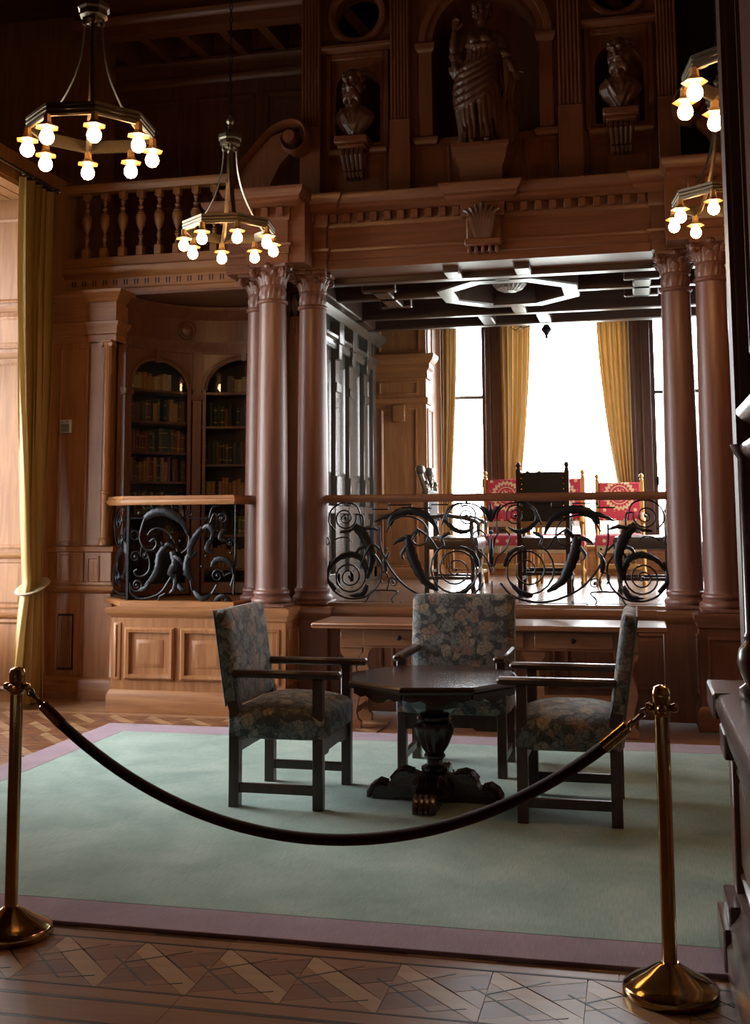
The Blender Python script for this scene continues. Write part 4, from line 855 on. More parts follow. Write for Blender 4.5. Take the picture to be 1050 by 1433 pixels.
MB().sweep([(-3.0, 12.92), (-2.35, 12.92), (-2.35, 13.15)], [(0, 3.20), (.02, 3.21), (.02, 3.30), (.05, 3.33), (.05, 3.38), (.09, 3.42), (.11, 3.46), (.11, 3.49), (0, 3.50)]).build('cornice', oak_h, gb)
MB().sweep([(-3.0, 12.92), (-2.35, 12.92), (-2.35, 13.15)], [(0, 2.90), (.02, 2.91), (.025, 2.94), (.025, 2.98), (0, 2.99)]).build('moulding', oak_h, gb)
panel(gb, -2.92, -2.42, 3.52, 3.84, 12.92, oak, FLAT); panel(gb, -2.92, -2.44, 3.02, 3.18, 12.92, oak, RPs[:6]); panel(gb, -2.90, -2.46, 1.75, 2.86, 12.92, oak, FLAT); panel(gb, -2.90, -2.46, 1.0, 1.62, 12.92, oak, RPs)
MB().bbox(-2.75, -2.60, 12.88, 12.92, 2.70, 2.90, .01).build('keystone', oak, gb)
MB().sweep([(-3.0, 12.92), (-2.35, 12.92), (-2.35, 14.0)], [(0, .87), (.03, .87), (.03, .98), (.01, 1.01), (0, 1.01)]).build('plinth', oak_h, gb)
for y0, y1 in ((12.98, 13.3),): panelX(gb, y0, y1, 1.75, 2.86, -2.35, oak, FLAT); panelX(gb, y0, y1, 3.52, 3.9, -2.35, oak, FLAT)
gr = struct('wall_gallery_right', MB().box(1.10, 1.25, 9.6, 10.2, .85, 4.3).box(1.10, 1.25, 12.7, 14.35, .85, 4.3).box(1.10, 1.25, 10.2, 12.7, .85, 1.2).box(1.10, 1.25, 10.2, 12.7, 3.6, 4.3), blackwood, 'dark panelled right wall of the gallery')
MB().bbox(.98, 1.10, 9.85, 10.15, .87, 3.7, .01).build('pilaster', blackwood, gr)
m = MB().box(1.14, 1.22, 10.2, 10.28, 1.2, 3.6).box(1.14, 1.22, 12.62, 12.7, 1.2, 3.6).box(1.14, 1.22, 10.28, 12.62, 1.2, 1.28).box(1.14, 1.22, 10.28, 12.62, 3.52, 3.6)
o = struct('window_5', m, winframe, 'side window in the right wall of the gallery, hidden by the dark columns'); MB().box(1.15, 1.20, 11.41, 11.49, 1.28, 3.52).build('mullion', winframe, o)
for a, b in ((10.28, 11.41), (11.49, 12.62)): MB().box(1.178, 1.184, a, b, 1.28, 3.52).build('pane', pane_m, o)
# window wall
WY = 14.12; zt = 4.3
mb = MB().box(-2.35, 1.1, WY, WY+.2, .85, 1.20); mb.box(-2.35, 1.1, WY, WY+.2, 4.15, 4.4)
gw = struct('wall_window', mb, oak, 'oak wall under the gallery windows')
for i in range(6): panel(gw, -2.25+i*.55, -1.78+i*.55, .92, 1.15, WY, oak, RPs)
MB().sweep([(-2.35, WY), (1.1, WY)], [(0, 1.18), (.05, 1.18), (.06, 1.20), (.06, 1.22), (0, 1.23)]).build('window_sill', oak_h, gw)
edges = [(-2.30, -1.80), (-1.54, -.03), (.235, 1.05)]
for i, (a, b) in enumerate(edges):
    m = MB(); m.box(a, a+.05, WY+.02, WY+.12, 1.2, 4.15); m.box(b-.05, b, WY+.02, WY+.12, 1.2, 4.15); m.box(a, b, WY+.02, WY+.12, 1.2, 1.27); m.box(a, b, WY+.02, WY+.12, 4.06, 4.15)
    o = struct('window_%d' % (i+2), m, winframe, ['narrow left window of the gallery with a grey glazing bar', 'wide middle gallery window between the tied-back curtains', 'right gallery window half hidden by the dark column'][i])
    if i != 1: MB().box(a+.05, b-.05, WY+.05, WY+.09, 3.08, 3.12).build('glazing_bar', grey_plastic, o)
    if i != 1: MB().bbox((b-.05 if i == 0 else a+.05)-.015, (b-.05 if i == 0 else a+.05)+.015, WY-.01, WY+.02, 1.95, 2.06, .004).build('window_catch', iron, o)
    for c, d in ((1.27, 3.08), (3.12, 4.06)) if i != 1 else ((1.27, 4.06),): MB().box(a+.05, b-.05, WY+.068, WY+.074, c, d).build('pane', pane_m, o)
for a, b in ((-1.80, -1.54), (-.03, .235), (1.05, 1.1), (-2.35, -2.30)):
    m = MB().bbox(a, b, WY-.06, WY+.2, 1.2, 4.15, .01); p = m.build('pier', winframe, gw)
    if b-a > .1:
        for k in (.25, .6): MB().lathe([(.02, 1.22), (.02, 4.1)], (a+(b-a)*k, WY-.065, 0), 8).build('reeding', winframe, gw)

def curtain(name, label, xt0, xt1, xm0, xm1, xb0, xb1, y, zt, ztie, zb, mat, folds=7, depth=.05, axis='x', nz=26, tie=True, group=None):
    t = thing(name, label, 'curtain', (0, 0, 0), 0, group); nu = folds*10; rows = []
    for j in range(nz+1):
        z = zt+(zb-zt)*j/nz
        if z >= ztie: k = (zt-z)/(zt-ztie); k = k**1.7; a = xt0+(xm0-xt0)*k; b = xt1+(xm1-xt1)*k
        else: k = (ztie-z)/(ztie-zb); k = k**.55; a = xm0+(xb0-xm0)*k; b = xm1+(xb1-xm1)*k
        row = []
        for i in range(nu+1):
            u = i/nu; d = depth*(.55+.45*abs((b-a)/(xt1-xt0+1e-6)))*math.sin(u*folds*2*PI+.6*math.sin(z*1.3))+depth*.3*math.sin(u*folds*4.3+z*.7)
            p = a+(b-a)*u+depth*.25*math.sin(u*folds*4*PI)
            row.append((p, y+d, z) if axis == 'x' else (y+d, p, z))
        rows.append(row)
    th = .006; m = MB(); off = (0, th, 0) if axis == 'x' else (-th, 0, 0)
    R = [r+[(q[0]+off[0], q[1]+off[1], q[2]) for q in r[::-1]] for r in rows]
    t.location = (((xb0+xb1)/2, y, zb) if axis == 'x' else (y, (xb0+xb1)/2, zb))
    m.loft(R).build('drape', mat, t, smooth=60)
    return t
curtain('gold_curtain', 'gold curtain left of the narrow left gallery window', -2.34, -2.13, -2.34, -2.22, -2.34, -2.2, 13.93, 4.15, 1.9, .95, curtain_b, 4, .045, group='gallery window curtains')
curtain('gold_curtain', 'gold curtain left of the wide middle gallery window, behind the red chair', -1.58, -1.20, -1.56, -1.37, -1.56, -1.36, 13.93, 4.15, 1.9, .95, curtain_b, 6, .045, group='gallery window curtains')
curtain('gold_curtain', 'gold curtain drawn right of the wide middle gallery window', -.40, -.01, -.19, .00, -.20, .00, 13.93, 4.15, 1.9, .95, curtain_b, 6, .045, group='gallery window curtains')
t = thing('curtain_rod', 'dark rod carrying the gold curtains over the gallery windows', 'rod', (-.6, 13.93, 4.15))
MB().tube([(-2.35, 13.93, 4.165), (1.1, 13.93, 4.165)], .016, 8, (0,0,1)).build('rod', iron, t)
struct('ceiling_window_bay', MB().box(-2.35, 1.1, 12.0, 14.35, 4.3, 4.4), ceilwood, 'ceiling of the gallery window bay')

# gallery ceiling: beams, octagon, glass lamp
gc = struct('ceiling_gallery', MB().box(-3.15, 1.25, 9.5, 12.95, 3.93, 4.05), ceilwood, 'dark coffered wooden ceiling of the gallery')
def beam(x0, x1, y0, y1, z0=3.645, z1=3.93): return MB().bbox(x0, x1, y0, y1, z0, z1, .012).build('beam', ceilwood, gc)
beam(-2.95, 1.1, 9.56, 9.68); beam(-2.95, 1.1, 11.36, 11.46); beam(-2.95, 1.1, 11.98, 12.10, 3.64, 4.3); beam(-2.98, -2.74, 9.5, 12.1); beam(.86, 1.1, 9.5, 12.1)
for x in (-1.47, -.87): beam(x-.07, x+.07, 9.3, 9.57); beam(x-.07, x+.07, 11.45, 12.0)
for y0, y1 in ((9.68, 9.78), (10.98, 11.37)): beam(CX+.01, CX+.15, y0, y1)
beam(-2.75, -1.72, 10.31, 10.41); beam(-.46, .88, 10.31, 10.41)
for x in (-2.25, .12): beam(x-.08, x+.08, 9.97, 10.80); beam(x-.16, x+.16, 9.96, 10.04); beam(x-.16, x+.16, 10.73, 10.81)
R = []
for k in range(9):
    a = PI/8+k*PI/4; R.append([(-1.09+r*math.cos(a), 10.37+r*math.sin(a), z) for r, z in ((.70, 3.93), (.70, 3.66), (.69, 3.645), (.545, 3.645), (.535, 3.66), (.535, 3.93))])
MB().loft(R, True, False, False).build('octagon_beam', ceilwood, gc, smooth=20)
t = thing('ceiling_lamp', 'round ribbed glass bowl lamp in the octagonal ceiling panel', 'lamp', (-1.09, 10.45, 3.93))
MB().lathe([(.001, 0), (.21, 0), (.20, -.03), (.13, -.05), (.10, -.10), (.001, -.10)], (0,0,0), 24).build('mount', carved, t, True)
for k in range(12): a = k*PI/6; inst(LEAF1, t, (.15*math.cos(a), .15*math.sin(a), -.04), (PI*.55, 0, a+PI/2), name='carved_leaf')
R = [[((r+.004*math.cos(k*PI))*math.cos(2*PI*k/40), (r+.004*math.cos(k*PI))*math.sin(2*PI*k/40), z) for k in range(40)] for r, z in ((.165, -.10), (.17, -.13), (.155, -.18), (.12, -.22), (.06, -.245), (.012, -.25))]
MB().loft(R).build('glass_bowl', lamp_glass, t, True, smooth=0)
MB().lathe([(.172, -.095), (.18, -.10), (.18, -.115), (.172, -.12)], (0,0,0), 24).build('rim', bronze, t, True)
t = thing('iron_pendant', 'small black iron pendant with curled branches hanging before the middle window', 'pendant', (-.91, 12.6, 4.3))
MB().tube([(0,0,0), (0,0,-.55)], .006, 6).build('rod', iron, t, True); MB().lathe([(.003, -.55), (.03, -.58), (.05, -.61), (.055, -.64), (.03, -.67), (.015, -.70), (.02, -.715), (.003, -.74)], (0,0,0), 10).build('finial', iron, t, True)
for s in (-1, 1): MB().tube([(s*(.04+x), 0, z) for x, z in smooth_path([(0, -.62), (.12, -.58), (.22, -.60), (.26, -.56), (.22, -.53), (.19, -.56)])], .006, 6).build('branch', iron, t, True)
for s in (-1, 1): MB().tube([(s*(.28+x), 0, z) for x, z in smooth_path([(0, -.58), (.06, -.62), (.12, -.58), (.09, -.54)])], .005, 6).build('branch', iron, t, True)

# gallery chairs (local: seat faces +y)
def gchair(loc, rot, label, fab, wd, fin, style, w_=.46, h=1.16, group='chairs in the gallery'):
    t = thing('gallery_chair', label, 'chair', loc, rot, group); hw = w_/2
    for s in (-1, 1):
        MB().bbox(s*hw-.022, s*hw+.022, -.25, -.205, 0, h, .004).build('back_post', wd, t, True)
        MB().lathe([(.018, h), (.024, h+.012), (.014, h+.022), (.026, h+.045), (.018, h+.065), (.003, h+.075)], (s*hw, -.228, 0), 10).build('finial', fin, t, True)
        m = MB().lathe([(.022, 0), (.028, .03), (.016, .06), (.024, .12), (.026, .16), (.016, .19), (.022, .24), (.026, .40)], (s*hw, .21, 0), 10); m.bbox(s*hw-.026, s*hw+.026, .184, .236, .30, .44, .004); m.build('leg', wd, t, True)
        MB().bbox(s*hw-.014, s*hw+.014, -.21, .20, .12, .15, .003).build('stretcher', wd, t, True)
        if style != 'side':
            MB().tube([(s*hw, -.21, .70), (s*hw, -.05, .72), (s*hw, .12, .70), (s*hw, .24, .665), (s*hw, .27, .64)], .022, 8, (1,0,0), .028).build('arm', wd, t, True)
            MB().lathe([(.018, .44), (.024, .48), (.014, .52), (.024, .60), (.016, .68)], (s*hw, .20, 0), 10).build('arm_support', wd, t, True)
    MB().bbox(-hw, hw, .195, .225, .17, .22, .004).build('stretcher', wd, t, True); MB().bbox(-hw, hw, -.245, -.215, .17, .20, .004).build('stretcher', wd, t, True)
    m = MB(); R = []
    for z, i in ((.40, .0), (.41, -.012), (.48, -.014), (.51, .0), (.525, .05)): R.append([(-hw-.01+i, -.22+i, z), (hw+.01-i, -.22+i, z), (hw+.01-i, .25-i, z), (-hw-.01+i, .25-i, z)])
    m.loft(R); m.build('seat', fab if style == 'damask' else seat_leather, t, True)
    m = MB(); R = []
    for y, i in ((-.205, .006), (-.195, 0), (-.245, 0), (-.255, .006)): pass
    m.bbox(-hw+.015, hw-.015, -.252, -.200, .66, h-.02, .010); m.build('back_panel', fab, t, True)
    if style in ('damask', 'leather'):
        f = MB(); n = 34
        for k in range(n): x = -hw+.02+(w_-.04)*k/(n-1); f.box(x-.0042, x+.0042, -.212, -.196, .60, .66); f.box(x-.0042, x+.0042, -.262, -.25, .60, .66)
        tag(f.build('fringe', fringe_m, t, True, smooth=0), kind='stuff')
    if style == 'damask':
        f = MB()
        for k in range(40): x = -hw+(w_)*k/39; f.box(x-.0042, x+.0042, .252, .262, .33, .41); f.box(x-.0042, x+.0042, -.262, -.252, .33, .41)
        tag(f.build('fringe', fringe_m, t, True, smooth=0), kind='stuff')
    if style == 'leather':
        for s in (-1, 1):
            for k in range(9): MB().lathe([(.009, 0), (.007, .004), (.001, .006)], (0,0,0), 8).build('stud', brass, t, True).matrix_local = Matrix.Translation((s*(hw-.03), -.252, .70+k*.05))@Matrix.Rotation(PI/2, 4, 'X')
    return t
gchair((-1.35, 12.0, GF), PI, 'red chair with gold wreath, leftmost of the red chairs before the window', damask_m, gold_wood, gold_wood, 'damask', h=1.13)
gchair((-.765, 12.0, GF), PI, 'red chair with gold dots, mostly hidden behind the black leather chair', damask_m, gold_wood, gold_wood, 'damask', h=1.13)
gchair((-.155, 12.0, GF), PI, 'red chair with gold wreath, rightmost of the red chairs before the window', damask_m, gold_wood, gold_wood, 'damask', h=1.08)
gchair((-.82, 10.66, GF), 0, 'black leather studded chair with its back to the railing', leather, chairwood, chairwood, 'leather', .44, 1.13)
# carved chair in profile, facing right
t = gchair((-1.70, 10.8, GF), -PI/2, 'black carved armchair in profile at the left of the gallery', leather, blackwood, blackwood, 'arm', .50, .98)
for s in (-1, 1):
    m = MB().tube([(s*.25, -.225, .90), (s*.25, -.245, 1.00), (s*.25, -.275, 1.08), (s*.25, -.29, 1.13)], [.03, .034, .03, .035], 8, (1,0,0), .03); m.lathe([(.001, 1.10), (.04, 1.12), (.05, 1.155), (.035, 1.19), (.001, 1.20)], (s*.25, -.285, 0), 10); m.build('carved_finial', blackwood, t, True)
    for k in range(6): MB().lathe([(.001, -.02), (.026, -.01), (.03, 0), (.02, .014), (.001, .02)], (s*.25, -.215-.008*k, .68+k*.065), 8).build('carved_knob', blackwood, t, True)
for k in range(5): MB().tube([(x*(1 if q else -1), -.228, .72+k*.075+z) for q in (0,) for x, z in spiral_pts((.08, .02), .05, .01, 0, 1.5)], .008, 6).build('carved_scroll', blackwood, t, True)
# low upholstered chair in profile at the right
t = gchair((.06, 10.8, GF), PI/2, 'dark padded chair in profile at the right end of the gallery', leather, chairwood, chairwood, 'side', .50, .70)
R = []
for k in range(9):
    q = k/8; z = .60+q*.46; y = -.235-.10*q*q; hw_ = .25*(1-.25*q**4); R.append([(-hw_, y, z), (-hw_*.6, y-.012, z), (hw_*.6, y-.012, z), (hw_, y, z), (hw_*.6, y+.035*(1-.6*q**6), z), (-hw_*.6, y+.035*(1-.6*q**6), z)])
MB().loft(R).build('padded_back', leather, t, True)

# ================================================================ RUG
rug = thing('rug', 'large sage green wool rug with a mauve border', 'rug', (-1.6, 6.15, 0))
RX0, RX1, RY0, RY1, bw = -3.98, .235, 4.15, 8.17, .245
RX1b = 1.0
MB().bbox(RX0+bw, RX1b-bw, RY0+bw, RY1-bw-.05, .0, .015, .002).build('field', rug_green, rug)
bx = MB(); bx.bbox(RX0, RX1b, RY0, RY0+bw, 0, .015, .004); bx.bbox(RX0, RX1b, RY1-bw-.05, RY1, 0, .015, .004); bx.bbox(RX0, RX0+bw, RY0+bw, RY1-bw-.05, 0, .015, .004); bx.bbox(RX1b-bw, RX1b, RY0+bw, RY1-bw-.05, 0, .015, .004); bx.build('border', rug_mauve, rug)
RZ = .015

# ================================================================ TAPESTRY ARMCHAIRS (local: front +y, width x)
def armchair(loc, rot, label):
    t = thing('armchair', label, 'chair', loc, rot, 'tapestry armchairs around the octagonal table'); hw, hd, L = .305, .235, .028
    for s in (-1, 1):
        MB().bbox(s*hw-L, s*hw+L, hd-L, hd+L, 0, .685, .004).build('leg', chairwood, t, True)
        MB().prism([(-hd-L, 0), (-hd+L, 0), (-hd+L, .52), (-hd-.02+L, .60), (-hd-.065, 1.0), (-hd-.105, 1.0), (-hd-.045, .56), (-hd-L, .50)], s*hw-L, s*hw+L, 'yz').build('leg', chairwood, t, True)
        MB().bbox(s*hw-.034, s*hw+.034, -hd-.02, hd+.125, .685, .725, .012).build('arm', chairwood, t, True)
        MB().bbox(s*hw-.014, s*hw+.014, -hd, hd, .075, .125, .004).build('stretcher', chairwood, t, True)
    MB().prism([(-hw, .27), (-.15, .27), (-.13, .285), (.13, .285), (.15, .27), (hw, .27), (hw, .36), (-hw, .36)], hd-.012, hd+.012).build('stretcher', chairwood, t, True)
    MB().bbox(-hw, hw, -hd-.012, -hd+.012, .28, .34, .004).build('stretcher', chairwood, t, True)
    # stuffed seat
    R = []; nx, ny = 12, 10
    def o(i): return i
    m = MB(); rings = []
    for z, ins, cr in ((.365, .004, 0), (.375, -.012, 0), (.47, -.016, 0), (.505, .004, 0), (.53, .05, 1), (.55, .12, 1), (.558, .19, 1)):
        r = []; a, b = hw+L+.004-ins, hd+L+.004-ins; rr = .03+ins*.3
        for k in range(32):
            an = 2*PI*k/32; c, s_ = math.cos(an), math.sin(an); e = .28 if not cr else .45
            r.append((a*math.copysign(abs(c)**e, c), b*math.copysign(abs(s_)**e, s_), z))
        rings.append(r)
    m.loft(rings); m.build('seat', tapestry_m, t, True, smooth=60)
    for sx in (-1, 1):
        for sy in (-1, 1): MB().bbox(sx*hw-L-.003, sx*hw+L+.003, sy*hd-L-.003, sy*hd+L+.003, .37, .47, .006).build('corner_cover', tapestry_m, t, True)
    # upholstered back, leaning
    bk = MB(); rings = []
    for y, ins in ((-.035, .004), (-.03, 0), (.022, 0), (.034, .012), (.042, .05)):
        r = []
        for k in range(36):
            an = 2*PI*k/36; c, s_ = math.cos(an), math.sin(an); r.append(((hw+L+.004-ins)*math.copysign(abs(c)**.14, c), y, .265-.265*0+(.265-ins)*math.copysign(abs(s_)**.14, s_)))
        rings.append(r)
    bk.loft(rings); b = bk.build('backrest', tapestry_m, t, True, smooth=50); b.location = (0, -hd-.012, .525); b.rotation_euler = (math.radians(8.5), 0, 0)
    bb = MB().bbox(-hw-L+.004, hw+L-.004, -.042, -.034, .012, .518, .003).build('back_lining', backcloth, t, True); bb.location = b.location; bb.rotation_euler = b.rotation_euler
    fr = MB()
    for s in (-1, 1): fr.tube([(s*(hw+L), -.034, .01), (s*(hw+L), -.034, .52)], .006, 6, (0,1,0))
    fr.tube([(-hw-L, -.034, .525), (hw+L, -.034, .525)], .006, 6, (0,1,0)); f = fr.build('gimp_braid', backcloth, t, True); f.location = b.location; f.rotation_euler = b.rotation_euler
    return t
armchair((-1.925, 6.265, RZ), -PI/2, 'floral tapestry armchair left of the octagonal table, facing right')
armchair((-1.12, 7.14, RZ), PI, 'floral tapestry armchair behind the octagonal table, facing the viewer')
armchair((-.365, 6.25, RZ), PI/2, 'floral tapestry armchair right of the octagonal table, facing left')

# ================================================================ OCTAGONAL TABLE
TC = (-1.125, 6.33, RZ)
t = thing('octagonal_table', 'dark octagonal pedestal table with lion-paw feet on the rug', 'table', TC, math.radians(12))
def octa(r, z, a0=PI/8): return [(r*math.cos(a0+k*PI/4), r*math.sin(a0+k*PI/4), z) for k in range(8)]
MB().loft([octa(.475, .625), octa(.505, .632), octa(.512, .645), (octa(.508, .658)), octa(.49, .668)]).build('table_top', tablewood, t, True, smooth=20)
m = MB()
for k in range(8):
    a = k*PI/4; d = .425; w2 = .175
    pr_ = [(-w2, 0), (w2, 0), (w2, -.028), (w2*.72, -.040), (w2*.5, -.030), (w2*.25, -.052), (0, -.060), (-w2*.25, -.052), (-w2*.5, -.030), (-w2*.72, -.040), (-w2, -.028)]
    ca, sa = math.cos(a), math.sin(a)
    vs = [((d+q)*ca-u*sa, (d+q)*sa+u*ca, .628+v) for q in (0, .018) for u, v in pr_]; n = len(pr_)
    MB().add(vs, [tuple(range(n)), tuple(range(2*n-1, n-1, -1))]+[(j, (j+1) % n, n+(j+1) % n, n+j) for j in range(n)]).build('scalloped_apron', tablewood, t, True, smooth=0)
MB().loft([octa(.085, .46), octa(.13, .50), octa(.15, .55), octa(.20, .60), octa(.24, .626)]).build('bracket_block', tablewood, t, True, smooth=20)
R = []
for r, z, am in ((.055, .145, 0), (.075, .16, 0), (.075, .175, 0), (.045, .19, 0), (.042, .215, .002), (.06, .228, 0), (.06, .238, 0), (.048, .25, .003), (.072, .29, .006), (.095, .35, .008), (.105, .39, .008), (.098, .415, .006), (.08, .425, 0), (.098, .435, 0), (.098, .45, 0), (.06, .462, 0)):
    R.append([((r+am*math.cos(k*PI))*math.cos(2*PI*k/24), (r+am*math.cos(k*PI))*math.sin(2*PI*k/24), z) for k in range(24)])
MB().loft(R).build('urn_stem', tablewood, t, True, smooth=30)
MB().loft([octa(.14, .03), octa(.145, .09), octa(.12, .125), octa(.07, .15)]).build('foot_block', tablewood, t, True, smooth=20)
for k in range(4):
    a = -PI/2+k*PI/2-math.radians(12); leg = thing('foot', None, None); leg.parent = t; leg.rotation_euler = (0, 0, a)
    COL.objects.unlink(leg); bpy.data.objects.remove(leg)
    ca, sa = math.cos(a), math.sin(a); T = lambda x, y, z: (x*ca-y*sa, x*sa+y*ca, z)
    prof = [(.08, .01), (.08, .13), (.15, .155), (.20, .15), (.235, .115), (.25, .075), (.275, .07), (.30, .075), (.33, .06), (.345, .03), (.345, .0), (.30, .0)]
    m = MB(); n = len(prof); vs = [T(x, s*.062, z) for s in (-1, 1) for x, z in prof]; m.add(vs, [tuple(range(n)), tuple(range(2*n-1, n-1, -1))]+[(j, (j+1) % n, n+(j+1) % n, n+j) for j in range(n)])
    f = m.build('foot', tablewood, t, True)
    for q in range(4): y = -.045+q*.03; MB().tube([T(x, y, z) for x, z in ((.27, .075), (.31, .082), (.345, .06), (.365, .03), (.368, .004))], [.012, .018, .018, .016, .012], 8, T(0, 1, 0)).build('claw', tablewood, f, True)
    for q in range(6): y = -.05+q*.02; MB().tube([T(x, y, z) for x, z in ((.12, .145), (.17, .158), (.21, .146), (.24, .112))], .010, 6, T(0, 1, 0)).build('reed', tablewood, f, True)

# ================================================================ LONG DESK
t = thing('long_desk', 'long oak desk with drawers standing against the gallery base', 'desk', (-1.1, 8.56, 0))
MB().bbox(-2.41, .20, 8.28, 8.86, .745, .785, .010).build('desk_top', deskwood, t)
MB().bbox(-2.20, 0.0, 8.36, 8.80, .60, .745, .004).build('apron', deskwood, t)
for i in range(3):
    x0 = -2.02+i*.64; d = MB().bbox(x0, x0+.56, 8.345, 8.36, .62, .735, .004).build('drawer', deskwood, t)
    MB().lathe([(.008, 0), (.008, -.012), (.02, -.022), (.02, -.03), (.006, -.036)], (x0+.28, 8.345, .678), 10, axis='y').build('knob', iron, d)
def lyre(x, y):
    R = [(-.07, 0), (-.075, .05), (-.05, .07), (-.035, .12), (-.05, .20), (-.075, .30), (-.055, .38), (-.035, .44), (-.05, .52), (-.085, .56), (-.085, .62)]
    poly = [(x+u, z) for u, z in R]+[(x-u, z) for u, z in R[::-1]]
    MB().prism(poly, y-.022, y+.022).build('leg', deskwood, t)
for x in (-2.12, -1.45, -.75, -.09):
    for y in (8.40, 8.76): lyre(x, y)
    MB().bbox(x-.03, x+.03, 8.42, 8.74, .10, .15, .004).build('cross_stretcher', deskwood, t)
MB().bbox(-2.12, -.09, 8.55, 8.60, .20, .26, .004).build('stretcher', deskwood, t); MB().bbox(-2.05, -.15, 8.38, 8.42, .235, .285, .004).build('stretcher', deskwood, t)

# ================================================================ STANCHIONS AND ROPE
def stanchion(x, y, label):
    t = thing('brass_stanchion', label, 'stanchion', (x, y, 0), 0, 'brass rope stanchions')
    MB().lathe([(.150, 0), (.155, .006), (.155, .026), (.150, .032), (.12, .048), (.08, .070), (.05, .090), (.035, .098), (.028, .104), (.001, .104)], (0,0,0), 40).build('base', brass, t, True)
    MB().lathe([(.0245, .10), (.0245, .89)], (0,0,0), 24).build('pole', brass, t, True)
    MB().lathe([(.0245, .89), (.029, .90), (.029, .935), (.031, .955), (.031, .972), (.026, .985), (.010, .992), (.001, .993)], (0,0,0), 24).build('top_cap', brass, t, True)
    for k in range(4):
        a = k*PI/2; MB().lathe([(.003, .026), (.013, .032), (.017, .042), (.013, .052), (.003, .056)], (0,0,.918), 10, axis='x').build('rope_ring', brass, t, True).rotation_euler = (0, 0, a)
    for o in t.children:
        if o.name.startswith('rope_ring'): o.location = (0, 0, .0)
    return t
SR = (.068, 3.985); SL = (-2.352, 4.02)
stanchion(SR[0], SR[1], 'brass stanchion at the right holding the end of the rope'); stanchion(SL[0], SL[1], 'brass stanchion at the left edge holding the end of the rope')
t = thing('barrier_rope', 'dark burgundy velvet rope sagging between the brass stanchions', 'rope', ((SR[0]+SL[0])/2, 4.0, .45))
a, b = Vector((SL[0]+.05, SL[1], .905)), Vector((SR[0]-.05, SR[1], .905)); n = 48
ctrl = []
c_ = 3.0
for i in range(n+1):
    u = i/n; p = a.lerp(b, u); x = (u-.5)*2; sag = .485*(1-(math.cosh(1.15*x)-1)/(math.cosh(1.15)-1)); ctrl.append(Vector((p.x, p.y, p.z-sag)))
MB().tube(ctrl[3:-3], .0205, 14, (0,1,0)).build('rope', velvet, t)
for e in (ctrl[:4], ctrl[-4:][::-1]):
    d = (e[3]-e[0]); p1 = e[0]+d*.30; p2 = e[0]+d*1.0
    MB().tube([p1, p1+(p2-p1)*.15, p1+(p2-p1)*.2, p2], [.010, .012, .022, .0235], 14, (0,1,0)).build('ferrule', brass, t)
    MB().tube([e[0]+d*.04, e[0]+d*.16, e[0]+d*.32], [.007, .010, .007], 8, (0,1,0)).build('hook', bronze, t)
    q = e[0]+d*.06; MB().tube([q+Vector((.014*math.cos(k*PI/6), 0, .014*math.sin(k*PI/6))) for k in range(12)], .004, 6, (0,1,0), None, True).build('hook', bronze, t)
# ================================================================ LEFT CURTAIN
t = curtain('window_curtain', 'tall ochre satin curtain tied back beside the side window', 8.52, 9.10, 8.76, 9.02, 8.60, 9.10, -5.08, 4.52, 1.0, .02, curtain_m, 5, .05, 'y', 40)
tb = []
for k in range(25):
    a = 2*PI*k/24; tb.append((-5.08+.085*math.cos(a), 8.89+.15*math.sin(a), 1.0+.06*math.sin(a)))
MB().tube(tb[:-1], .045, 8, (0,0,1), .012, True).build('tieback', tassel, t)
t = thing('curtain_rod', 'thin metal curtain rod above the side window', 'rod', (-5.06, 7.7, 4.56))
MB().tube([(-5.06, 6.35, 4.56), (-5.06, 9.12, 4.56)], .013, 10, (0,0,1)).build('rod', bronze, t)
for k in range(9): MB().tube([(-5.06+.02*math.cos(2*PI*j/10), 8.52+k*.07, 4.555+.02*math.sin(2*PI*j/10)) for j in range(10)], .004, 6, (0,1,0), None, True).build('curtain_ring', bronze, t)
MB().lathe([(.013, 0), (.024, .01), (.02, .03), (.004, .05)], (-5.06, 9.12, 4.56), 10, axis='y').build('finial', bronze, t)
for y in (6.4, 9.05): MB().bbox(-5.15, -5.05, y-.01, y+.01, 4.55, 4.57, .003).build('rod_bracket', bronze, t)

